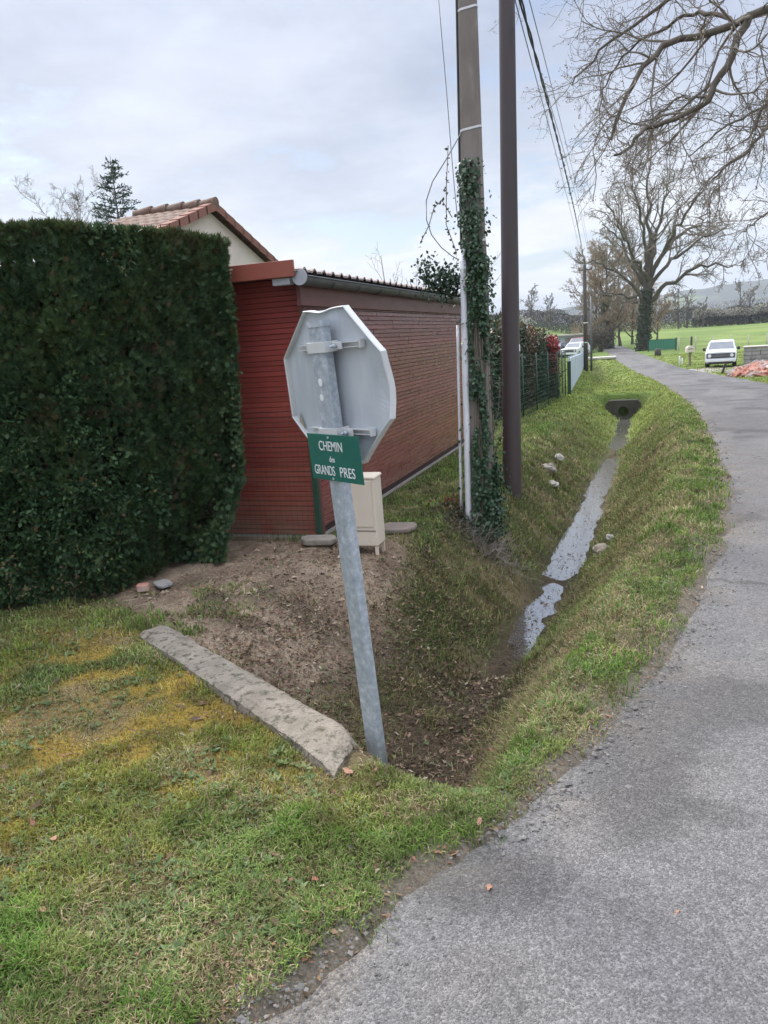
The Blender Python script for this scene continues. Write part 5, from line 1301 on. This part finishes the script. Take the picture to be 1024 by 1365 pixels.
# ---- far hedgerows read as masses
def hedgerow(name, x0, x1, y0, H, n, seed, cols, w=2.0):
    rng = RS(seed); x = rng.uniform(x0, x1, n); y = y0+rng.normal(size=n)*w
    top = H*(.72+.5*fbm(x, 0*x+seed, .25, seed, 4)); z = terrain(x, y)+top*rng.uniform(0, 1, n)**.8
    P = np.stack([x, y, z], -1); L = rng.uniform(.18, .5, n); V, Q = leaves(P, nrm(rng.normal(size=(n, 3))+np.array([0, 0, .5])), L, L*rng.uniform(.15, .5, n), rng)
    c = lerp(cols[0], cols[1], rng.uniform(size=n)); br_ = (z-terrain(x, y)) > top*.55
    if len(cols) > 2: k = br_ & (rng.uniform(size=n) < .6); c[k] = lerp(cols[2], cols[3], rng.uniform(size=k.sum()))
    o = link(name, np_mesh(name, V, [Q], M['leaf'], np.repeat(c, 4, 0))); return tag(o, kind='stuff')
hedgerow('far_hedgerow', -70, 75, 196, 4.2, 100000, 701, ((.035, .029, .024), (.075, .06, .046)))
hedgerow('blossoming_hedgerow', 9.5, 60, 189, 3.9, 50000, 702, ((.035, .029, .025), (.07, .056, .045), (.38, .36, .29), (.62, .59, .52)), 1.0)
hedgerow('dark_hedgerow', -70, -14, 167, 1.8, 16000, 703, ((.04, .05, .035), (.09, .10, .06)))
rng = RS(704)
o = hedgerow('far_wood', -260, 300, 330, 7.5, 100000, 704, ((.04, .034, .028), (.085, .07, .052)), 20)

# ================================================================ left boundary: photinia hedge, mesh fence, grey panels
PHC = [((.03, .05, .02), (.10, .12, .05)), ((.018, .038, .022), (.05, .075, .04)), ((.06, .05, .03), (.14, .085, .05)), ((.02, .045, .025), (.055, .09, .045)), ((.20, .02, .02), (.34, .05, .045))]
PHL = ['reddish green photinia hedge plant half hidden behind the brown pole', 'darkest green plant of the hedge behind the wire mesh', 'brownish hedge plant in the middle behind the wire mesh', 'dark green hedge plant next to the bright red one', 'bright red-leaved photinia at the far end of the hedge']
for i, (x, y, H, wx, wy) in enumerate([(-3.42, 17.2, 2.1, .55, .9), (-3.40, 19.0, 2.12, .5, .95), (-3.36, 20.8, 2.05, .5, .95), (-3.28, 22.6, 1.95, .48, .95), (-3.0, 24.3, 1.78, .38, .6)]):
    rng = RS(750+i); loc = at(x, y); root = thing('photinia_shrub', loc, PHL[i], 'shrub', 0, 'photinia hedge along the left boundary')
    n = 5200; u = rng.uniform(-1, 1, (n, 3)); ax_ = rng.randint(0, 3, n); sgn = np.sign(rng.normal(size=n))
    for j in range(3): u[ax_ == j, j] = sgn[ax_ == j]
    u += rng.normal(size=(n, 3))*.06; z = (u[:, 2]*.5+.5)*H*(.97+.14*(fbm(u[:, 0]*wx, u[:, 1]*wy, 2.5, 760+i, 3)-.5))
    P = np.stack([u[:, 0]*wx, u[:, 1]*wy, np.maximum(z, .05)], -1); L = rng.uniform(.05, .12, n)
    V, Q = leaves(P, nrm(rng.normal(size=(n, 3))+np.array([0, 0, .5])), L, L*.5, rng)
    c = lerp(PHC[i][0], PHC[i][1], rng.uniform(size=n))
    if i < 4: k = (P[:, 2] > H*.85) & (rng.uniform(size=n) < .22); c[k] = lerp((.16, .08, .045), (.22, .12, .06), rng.uniform(size=k.sum()))
    else: k = P[:, 2] < H*.42; c[k] = lerp((.05, .03, .02), (.10, .06, .035), rng.uniform(size=k.sum()))
    link('foliage', np_mesh('foliage', V, [Q], M['waxy_leaf'], np.repeat(c, 4, 0)), root)
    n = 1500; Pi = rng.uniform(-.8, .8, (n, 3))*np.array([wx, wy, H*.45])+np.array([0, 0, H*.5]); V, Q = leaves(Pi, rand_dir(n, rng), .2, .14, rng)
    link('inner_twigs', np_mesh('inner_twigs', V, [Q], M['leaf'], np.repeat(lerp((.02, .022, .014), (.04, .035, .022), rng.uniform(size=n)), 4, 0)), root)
    mb = MB()
    for k in range(3): mb.tube([(.2*(k-1)*wx, .5*(k-1)*wy, -.1), (.25*(k-1)*wx, .5*(k-1)*wy, H*.7)], [.025, .012], 6)
    mb.build('stems', M['bark'], root)
F0, F1 = np.array([-2.62, 13.0]), np.array([-2.42, 25.0])
mf = thing('mesh_fence', at(-2.55, 19), 'green welded mesh fence on green posts before the photinia hedge', 'mesh fence'); mo = Vector(mf.location)
def fz(t): p = F0+(F1-F0)*t; return p[0]-mo.x, p[1]-mo.y, float(zb(p[1]))-mo.z-.02
for t in np.linspace(0, 1, 7):
    x, y, z = fz(t); mb = MB(); mb.tube([(x, y, z-.3), (x, y, z+1.42)], .018, 8); mb.build('post', M['green_paint'], mf)
mb = MB()
for k in range(14): mb.tube([(fz(t)[0], fz(t)[1], fz(t)[2]+.05+k*.10) for t in np.linspace(0, 1, 7)], .0035, 3, False)
for t in np.linspace(0, 1, 121): x, y, z = fz(t); mb.tube([(x, y, z+.02), (x, y, z+1.37)], .003, 3, False)
mb.build('mesh', M['green_paint'], mf)
gp = thing('gate_post', at(-2.36, 25.6), 'short dark green square post at the near end of the grey panels', 'post')
mb = MB(); mb.box((0, 0, .40), (.11, .11, 1.3)); mb.build('shaft', M['green_paint'], gp, bevel=.008); mb = MB(); mb.box((0, 0, 1.06), (.125, .125, .03)); mb.build('cap', M['green_paint'], gp, bevel=.006)
bp_ = thing('braced_post', at(-2.62, 26.0), 'thin green post with a slanting brace left of the square green post', 'post')
mb = MB(); mb.tube([(0, 0, -.2), (0, 0, 1.35)], .02, 8); mb.build('post', M['green_paint'], bp_); mb = MB(); mb.tube([(-.55, .1, .35), (.17, -.25, .82)], .016, 6); mb.build('brace', M['green_paint'], bp_)
pf = thing('panel_fence', at(-2.5, 27), 'long blue grey panel fence running away along the left bank', 'panel fence'); po = Vector(pf.location)
A0, A1 = np.array([-2.40, 26.1]), np.array([-5.2, 72.0]); npn = 17
for k in range(npn):
    q0, q1 = A0+(A1-A0)*k/npn, A0+(A1-A0)*(k+1)/npn; md = (q0+q1)/2; ln = np.linalg.norm(q1-q0); z0 = float(zb(md[1]))
    mb = MB(); mb.box((md[0]-po.x, md[1]-po.y, z0+.60-po.z), (.03, ln-.06, 1.12), (0, 0, math.atan2(q1[1]-q0[1], q1[0]-q0[0])-math.pi/2)); mb.build('panel', M['panel_grey'], pf)
    mb = MB(); mb.box((q0[0]-po.x, q0[1]-po.y, float(zb(q0[1]))+.56-po.z), (.055, .055, 1.35)); mb.build('post', M['panel_grey'], pf)
# far wooden pole with a thin grey one
fp = thing('wooden_utility_pole', at(-3.97, 55.4), 'dark wooden pole on the far left bank carrying the overhead lines', 'utility pole')
mb = MB(); mb.tube([(0, 0, -.5), (-.02, 0, 3.4), (-.05, 0, 7.0)], [.16, .135, .11], 12); mb.build('shaft', M['wood_pole'], fp)
mb = MB(); mb.box((0, -.02, 6.7), (.9, .07, .07)); cb = mb.build('crossarm', M['wood_pole'], fp)
for k in (-.4, .4): mb = MB(); mb.tube([(k, -.02, 6.73), (k, -.02, 6.86)], [.035, .05], 8); mb.build('insulator', M['zinc'], cb)
for zz in (1.9, 3.2): mb = MB(); mb.tube([(0, 0, zz), (0, 0, zz+.06)], .152, 12); mb.build('strap', M['steel_band'], fp)
tp_ = thing('thin_grey_pole', at(-3.80, 58.3), 'thinner pale grey pole right behind the far wooden pole', 'utility pole')
mb = MB(); mb.tube([(0, 0, -.4), (0, 0, 5.3)], [.085, .06], 10); mb.build('shaft', M['zinc'], tp_); mb = MB(); mb.tube([(0, 0, 5.3), (0, 0, 5.36)], [.075, .03], 10); mb.build('cap', M['zinc'], tp_)

# ================================================================ culvert and slab bridge
cv = thing('culvert', (-.69, 25.32, float(zb(25.4))-.83), 'concrete culvert mouth in the ditch below the grass crossing', 'culvert'); co_ = cv.location
mb = MB(); Rp = .18; ring = [(Rp*math.cos(a), Rp*math.sin(a)) for a in [2*math.pi*k/28 for k in range(28)]]
zc = .28; outl = [(-.95, .60), (.95, .60), (.62, -.1), (-.62, -.1)]
outp = []
for k in range(28):
    a = 2*math.pi*k/28; c_, s_ = math.cos(a), math.sin(a); f = min(.52/abs(c_) if abs(c_) > 1e-6 else 9, (.34 if s_ > 0 else .36)/abs(s_) if abs(s_) > 1e-6 else 9); outp.append((c_*f, s_*f))
vs = [(p[0], -.10, zc+p[1]) for p in ring]+[(p[0], -.10, zc+p[1]) for p in outp]+[(p[0], .12, zc+p[1]) for p in outp]
mb.add(vs, [(i, (i+1) % 28, 28+(i+1) % 28, 28+i) for i in range(28)]+[(28+i, 28+(i+1) % 28, 56+(i+1) % 28, 56+i) for i in range(28)])
mb.build('headwall', M['dark_concrete'], cv)
mb = MB(); vs = [(p[0]*s, y, zc+p[1]*s) for (s, y) in ((1.0, -.10), (1.0, 5.5), (.86, 5.5), (.86, -.10)) for p in ring]
mb.add(vs, [(j*28+i, j*28+(i+1) % 28, ((j+1) % 4)*28+(i+1) % 28, ((j+1) % 4)*28+i) for j in range(4) for i in range(28)]); mb.build('pipe', M['dark_concrete'], cv)
mb = MB(); mb.box((0, .08, .615), (.9, .22, .03)); mb.build('coping', M['dark_concrete'], cv, bevel=.012)
br_ = thing('slab_bridge', at(-4.0, 71.0), 'pale concrete slab bridging the ditch near the far poles', 'bridge', .06)
brz = float(zb(71))-br_.location.z
mb = MB(); mb.box((0, 0, brz+.16), (2.9, 1.9, .16)); mb.build('deck', M['pale_concrete'], br_, bevel=.02); 
for s in (-1, 1): mb = MB(); mb.box((s*1.25, 0, brz-.22), (.3, 1.7, .6)); mb.build('abutment', M['concrete'], br_)

# ================================================================ vehicles
def car_body(sections):
    """sections along y: list of (y, [(x,z) half outline from bottom centre to top centre])"""
    mb = MB(); k = len(sections[0][1]); vs = []
    for y, o in sections: vs += [(x, y, z) for x, z in o]+[(-x, y, z) for x, z in o[::-1]]
    q = 2*k; fs = [(j*q+i, j*q+(i+1) % q, (j+1)*q+(i+1) % q, (j+1)*q+i) for j in range(len(sections)-1) for i in range(q)]
    fs += [tuple(range(q))[::-1], tuple(range((len(sections)-1)*q, len(sections)*q))]
    return mb.add(vs, fs)
def vehicle(name, loc, rz, label, paint, W, Lg, Hh, hood, cab0, group=None, boxy=True, cat='car'):
    root = thing(name, loc, label, cat, rz, group); w = W/2; gc = .26
    def sec(y, belt, top, wt): return (y, [(0, gc), (w*.92, gc), (w, gc+.18), (w, belt), (wt, top), (wt*.9, top+.03), (0, top+.045)])
    bl = Hh*.60
    S = [sec(-Lg/2, bl-.12, bl-.06, w*.92), sec(-Lg/2+.06, bl-.04, bl+.0, w*.94), sec(-Lg/2+hood, bl, bl+.05, w*.94), sec(-Lg/2+cab0, bl+.02, Hh-.06, w*.80), sec(Lg/2-.5, bl+.02, Hh-.04, w*.80), sec(Lg/2-.12 if boxy else Lg/2-.05, bl+.02, Hh-.10 if boxy else bl+.12, w*.80), sec(Lg/2, bl-.02, bl+.06, w*.88)]
    car_body(S).build('body', M[paint], root, bevel=.03)
    # screens and side glass, laid just proud
    y0, y1 = -Lg/2+hood+.05, -Lg/2+cab0-.02
    def scr(t): yy = -Lg/2+hood+(cab0-hood)*t; zz = (bl+.05)+(Hh-.06-bl-.05)*t; ww = w*(.94-.14*t); return yy, zz, ww
    a, b_ = scr(.10), scr(.90); mb = MB(); off = .018
    mb.add([(-a[2]*.9, a[0]-off, a[1]+off*2), (a[2]*.9, a[0]-off, a[1]+off*2), (b_[2]*.9, b_[0]-off, b_[1]+off*2), (-b_[2]*.9, b_[0]-off, b_[1]+off*2)]+[(-a[2]*.9, a[0], a[1]), (a[2]*.9, a[0], a[1]), (b_[2]*.9, b_[0], b_[1]), (-b_[2]*.9, b_[0], b_[1])], [(0, 1, 2, 3), (4, 7, 6, 5), (0, 4, 5, 1), (1, 5, 6, 2), (2, 6, 7, 3), (3, 7, 4, 0)])
    mb.build('windscreen', M['glass'], root)
    for s in (-1, 1):
        for (q0, q1) in ((-Lg/2+cab0+.10, -.0), (.08, Lg/2-.62)):
            mb = MB(); z0, z1 = bl+.05, Hh-.14; xa = w-(w*.2)*((z0-bl)/(Hh-.06-bl))+.008; xb = w-(w*.2)*((z1-bl)/(Hh-.06-bl))+.008
            vs = [(s*xa, q0, z0), (s*xa, q1, z0), (s*xb, q1-.03, z1), (s*xb, q0+.06, z1)]; vs += [(v_[0]-s*.02, v_[1], v_[2]) for v_ in vs]
            mb.add(vs, [(0, 1, 2, 3), (4, 7, 6, 5), (0, 4, 5, 1), (1, 5, 6, 2), (2, 6, 7, 3), (3, 7, 4, 0)]); mb.build('side_window', M['glass'], root)
    mb = MB(); mb.box((0, -Lg/2-.012, bl-.21), (W*.90, .04, .25)); gr_ = mb.build('grille', M['black_plastic'], root, bevel=.01)
    for k in range(3): mb = MB(); mb.box((0, -Lg/2-.034, bl-.25+.05*k), (W*.58, .008, .012)); mb.build('slat', M['hub'], gr_)
    for s in (-1, 1):
        mb = MB(); mb.tube([(s*W*.355, -Lg/2-.045, bl-.20), (s*W*.355, -Lg/2+.03, bl-.20)], .095, 14); mb.build('headlight', M['lamp_glass'], root)
        mb = MB(); mb.box((s*(w+.09), -Lg/2+cab0-.22, bl+.12), (.15, .06, .17)); mb.build('mirror', M['black_plastic'], root, bevel=.015)
    mb = MB(); mb.box((0, -Lg/2-.05, gc+.13), (W*.98, .12, .15)); bu = mb.build('bumper', M[paint], root, bevel=.03)
    mb = MB(); mb.box((0, -Lg/2-.115, gc+.13), (.48, .012, .10)); mb.build('number_plate', M['white_letter'], bu)
    mb = MB(); mb.box((0, -Lg/2-.02, gc-.0), (W*.8, .08, .12)); mb.build('valance', M['black_plastic'], root)
    for s in (-1, 1):
        for yy in (-Lg/2+.72, Lg/2-.75):
            mb = MB(); prof_ = [(-.105, .19), (-.105, .29), (-.075, .325), (.075, .325), (.105, .29), (.105, .19)]
            vs = [(s*(w-.10)+p[0], yy+p[1]*math.cos(a), .325+p[1]*math.sin(a)) for a in [2*math.pi*k/20 for k in range(20)] for p in prof_]
            mb.add(vs, [(k*6+i, k*6+(i+1) % 6, ((k+1) % 20)*6+(i+1) % 6, ((k+1) % 20)*6+i) for k in range(20) for i in range(6)])
            wh = mb.build('wheel', M['rubber'], root); mb = MB(); mb.tube([(s*(w-.10)-.07, yy, .325), (s*(w-.10)+.07, yy, .325)], .19, 16); mb.build('rim', M['hub'], wh)
    return root
vehicle('parked_car', (4.0, 48.4, float(terrain(4.0, 46.6))), -.10, 'boxy white off-road vehicle facing us beside the grey block pile', 'white_paint', 1.58, 3.7, 1.42, .95, 1.40, 'parked vehicles')
vehicle('parked_car', (-6.9, 82.5, float(terrain(-6.9, 82))), -.25, 'white estate car parked beyond the grey panel fence', 'white_paint', 1.7, 4.3, 1.45, 1.0, 1.7, 'parked vehicles', False)
vehicle('parked_car', (-9.0, 84.5, float(terrain(-9, 84))), -.25, 'dark car beside the white estate car, mostly hidden by the hedge', 'dark_paint', 1.7, 4.2, 1.45, 1.0, 1.7, 'parked vehicles', False)
vehicle('parked_car', (-7.2, 90.5, float(terrain(-7.2, 90))), -.25, 'dark red car behind the white estate car', 'red_paint', 1.75, 4.4, 1.75, 1.0, 1.7, 'parked vehicles', False)
lb = thing('outbuilding', at(-9.6, 96.5), 'low grey-green outbuilding with a pale flat roof behind the parked cars', 'outbuilding')
mb = MB(); mb.box((0, 0, .8), (5.6, 3.4, 2.2)); mb.build('wall', M['panel_grey'], lb); mb = MB(); mb.box((0, -.1, 2.0), (6.0, 4.0, .16)); mb.build('roof', M['pale_concrete'], lb)
for sx in (-1.4, 1.2): mb = MB(); mb.box((sx, -1.71, .85), (1.5, .05, 1.7)); mb.build('door', M['block_grey'], lb)

# ================================================================ right side: gate, posts, letter box, blocks, rubble
gt = thing('metal_gate', at(1.45, 85.0), 'solid green metal gate standing right of the big oak', 'gate', -.42)
mb = MB(); mb.box((0, 0, .62), (2.75, .04, 1.0)); gb = mb.build('sheet', M['gate_green'], gt)
for k in range(9): mb = MB(); mb.box((-1.2+.3*k, -.032, .62), (.05, .022, .96)); mb.build('rib', M['gate_green'], gb)
for s in (-1, 1): mb = MB(); mb.box((s*1.44, 0, .52), (.10, .10, 1.5)); mb.build('post', M['green_paint'], gt)
mb = MB(); mb.box((0, -.0, 1.145), (2.77, .06, .05)); mb.build('top_rail', M['green_paint'], gt)
lbx = thing('letter_box', at(2.5, 51.8), 'pale letter box on a wooden post beside the lane', 'letter box', .2)
mb = MB(); mb.box((0, 0, .4), (.11, .11, 1.2)); mb.build('post', M['old_wood'], lbx)
mb = MB(); pr = [(-.24, 0), (.24, 0), (.24, .26), (.12, .38), (-.12, .38), (-.24, .26)]; mb.prism(pr, .42, Matrix.Translation((0, .21, .82)) @ Matrix.Rotation(math.pi/2, 4, 'X')); bxx = mb.build('box', M['cream'], lbx, bevel=.01)
mb = MB(); mb.box((0, -.214, 1.02), (.3, .01, .04)); mb.build('slot', M['dark_slot'], bxx)
for (x, y, h, w_, mat, lab) in [(1.95, 53.0, .62, .10, 'white_letter', 'short white marker post left of the letter box'), (2.12, 53.2, .45, .09, 'white_letter', 'lower white marker stub touching the white marker post'), (3.75, 75.5, 1.5, .17, 'wood_pole', 'dark wooden post in the meadow right of the green gate'), (.9, 73.0, .6, .55, 'wood_pole', 'dark stump at the edge of the lane below the gate')]:
    loc = at(x, y); o = MB().tube([(0, 0, -.2), (0, 0, h*.9), (0, 0, h)], [w_*.55, w_*.5, w_*.32], 9).build('marker_post' if 'marker' in lab else ('tree_stump' if 'stump' in lab else 'wooden_post'), M[mat], loc=loc); tag(o, lab, 'stump' if 'stump' in lab else 'post')
sf = thing('stock_fence', at(9, 80), 'pale stock fence of thin posts and wires across the meadow', 'stock fence'); so = sf.location
for k in range(13):
    x = 3.0+1.55*k; y = 84.0-.30*k; z = float(terrain(x, y)); mb = MB(); mb.tube([(x-so.x, y-so.y, z-.3-so.z), (x-so.x, y-so.y, z+1.25-so.z)], .05, 6); mb.build('post', M['pale_concrete'], sf)
mb = MB()
for hh in (.35, .7, 1.1): mb.tube([(3.0+1.55*k-so.x, 84.0-.3*k-so.y, float(terrain(3.0+1.55*k, 84-.3*k))+hh-so.z) for k in range(13)], .006, 3, False)
mb.build('wire', M['grey_wire'], sf)
ks = thing('block_stack', at(6.05, 47.0), 'stack of grey building blocks with a pale top beside the white vehicle', 'block stack', -.12)
mb = MB(); rg = RS(15)
for r_ in range(5):
    for c_ in range(5):
        for d_ in range(3): mb.box((-.82+c_*.41+rg.uniform(-.012, .012), -.42+d_*.42, .0+.12+r_*.215), (.40, .40, .20), (0, 0, rg.uniform(-.02, .02)))
mb.build('blocks', M['block_grey'], ks, bevel=.01); mb = MB(); mb.box((0, 0, 1.11), (2.12, 1.32, .05)); mb.build('cover_slab', M['pale_concrete'], ks, bevel=.01)
rg = RS(16); mb = MB()
for k in range(420):
    a = rg.uniform(0, 6.28); r_ = rg.uniform(0, 1)**.6; x, y = 4.55+r_*1.35*math.cos(a), 34.6+r_*1.9*math.sin(a); hh = .55*(1-r_)**.8
    s = rg.uniform(.09, .26); mb.box((x, y, float(terrain(x, y))+.03+hh*rg.uniform(.35, 1)), (s*1.7, s*1.1, s*.35), tuple(rg.uniform(-.8, .8, 3)))
o = mb.build('rubble', M['brick_red']); tag(o, kind='stuff')
rg = RS(17); mb = MB()
for k in range(70):
    a = rg.uniform(0, 6.28); r_ = rg.uniform(0, 1)**.6; x, y = 4.3+r_*.8*math.cos(a), 35.2+r_*1.0*math.sin(a)
    s = rg.uniform(.08, .24); mb.box((x, y, float(terrain(x, y))+.12+.45*(1-r_)*rg.uniform(.4, 1)), (s*1.3, s, s*.6), tuple(rg.uniform(-.7, .7, 3)))
o = mb.build('concrete_rubble', M['block_grey']); tag(o, kind='stuff')
db = thing('debris_stake', at(3.15, 36.8), 'dark leaning stake at the left end of the brick rubble', 'stake'); mb = MB(); mb.box((0, 0, .22), (.09, .05, .62), (.1, .3, 0)); mb.build('shaft', M['wood_pole'], db); mb = MB(); mb.box((.09, 0, .50), (.16, .06, .08), (0, .3, 0)); mb.build('head', M['rubber'], db)
# ================================================================ sky, sun, camera
SUN_EL, SUN_AZ = math.radians(46), math.radians(-52)       # azimuth from +Y towards +X
world = bpy.data.worlds.new('World'); scene.world = world; world.use_nodes = True
nt = world.node_tree; nt.nodes.clear()
out = nt.nodes.new('ShaderNodeOutputWorld'); bg = nd(nt, 'ShaderNodeBackground', Strength=.1); nt.links.new(bg.outputs[0], out.inputs[0])
sky = nd(nt, 'ShaderNodeTexSky', sky_type='NISHITA', sun_disc=False, sun_elevation=SUN_EL, sun_rotation=SUN_AZ, air_density=1.0, dust_density=1.5, ozone_density=2.0)
tc = nt.nodes.new('ShaderNodeTexCoord'); sx = nt.nodes.new('ShaderNodeSeparateXYZ'); nt.links.new(tc.outputs['Generated'], sx.inputs[0])
def mth(op, a, b=None):
    n = nd(nt, 'ShaderNodeMath', operation=op)
    for i, v in enumerate((a, b)):
        if v is None: continue
        if hasattr(v, 'links'): nt.links.new(v, n.inputs[i])
        else: n.inputs[i].default_value = v
    return n.outputs[0]
zc = mth('MAXIMUM', sx.outputs[2], 0.0); den = mth('ADD', zc, .16)
cb = nt.nodes.new('ShaderNodeCombineXYZ'); nt.links.new(mth('DIVIDE', sx.outputs[0], den), cb.inputs[0]); nt.links.new(mth('DIVIDE', sx.outputs[1], den), cb.inputs[1])
mp = nd(nt, 'ShaderNodeMapping'); mp.inputs['Location'].default_value = SKYOFF; nt.links.new(cb.outputs[0], mp.inputs[0])
cover = ramp(nt, noise_node(nt, mp.outputs[0], 1.5, 7, .58), [(.36, g(.15)), (.45, g(1))])
shade = ramp(nt, noise_node(nt, mp.outputs[0], .75, 7, .56), [(.40, g(0)), (.58, g(1))])
fine = ramp(nt, noise_node(nt, mp.outputs[0], 3.2, 7, .6), [(.3, g(.93)), (.7, g(1.07))])
low = mixc(nt, shade, (4.3, 4.95, 6.5), (6.6, 7.15, 8.3))
elev = ramp(nt, sx.outputs[2], [(.0, g(0)), (.10, g(0)), (.34, g(1))])
high = mixc(nt, shade, (3.6, 4.1, 5.3), (5.5, 5.95, 7.0))
hor = mixc(nt, shade, (5.6, 6.1, 6.9), (7.3, 7.5, 7.8))
cl = mixc(nt, elev, hor, high)
zen = ramp(nt, sx.outputs[2], [(.48, g(1)), (.85, (4.3, 4.1, 3.85))])  # zenith above the view, raised to light the scene below
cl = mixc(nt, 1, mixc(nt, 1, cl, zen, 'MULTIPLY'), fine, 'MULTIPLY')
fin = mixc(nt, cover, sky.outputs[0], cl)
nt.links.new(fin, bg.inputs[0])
# thin spring haze over the fields
hb = MB().bx(-1700, 1700, -180, 2150, -6, 130).build('haze', None); tag(hb, kind='stuff')
hm = bpy.data.materials.new('haze'); hm.use_nodes = True; hn = hm.node_tree; hn.nodes.clear()
ho_ = hn.nodes.new('ShaderNodeOutputMaterial'); hv_ = nd(hn, 'ShaderNodeVolumePrincipled', Density=HAZE); hv_.inputs['Color'].default_value = (.80, .88, 1.0, 1)
hn.links.new(hv_.outputs[0], ho_.inputs['Volume']); hb.data.materials.append(hm)
sl = bpy.data.lights.new('sun', 'SUN'); sl.energy = 2.5; sl.angle = math.radians(11); sl.color = (1.0, .95, .87)
so2 = bpy.data.objects.new('sun', sl); C.objects.link(so2)
sd = Vector((math.sin(SUN_AZ)*math.cos(SUN_EL), math.cos(SUN_AZ)*math.cos(SUN_EL), math.sin(SUN_EL)))
so2.rotation_euler = sd.to_track_quat('Z', 'Y').to_euler(); so2.location = (0, 0, 30)
cam = bpy.data.cameras.new('camera'); co = bpy.data.objects.new('camera', cam); C.objects.link(co)
R_, U_, F_ = cam_basis()
mat4 = Matrix.Identity(4)
for i in range(3): mat4[i][0], mat4[i][1], mat4[i][2] = R_[i], U_[i], -F_[i]
mat4[2][3] = CAM_H
co.matrix_world = mat4
cam.sensor_fit = 'VERTICAL'; cam.sensor_height = 36; cam.lens = FPX/1365*36; cam.clip_start = .05; cam.clip_end = 5000
scene.camera = co
scene.view_settings.view_transform = 'Standard'; scene.view_settings.look = 'None'; scene.view_settings.exposure = EXPO; scene.view_settings.gamma = 1
scene.render.engine = 'CYCLES'; scene.cycles.max_bounces = 6; scene.cycles.diffuse_bounces = 3; scene.cycles.use_denoising = True
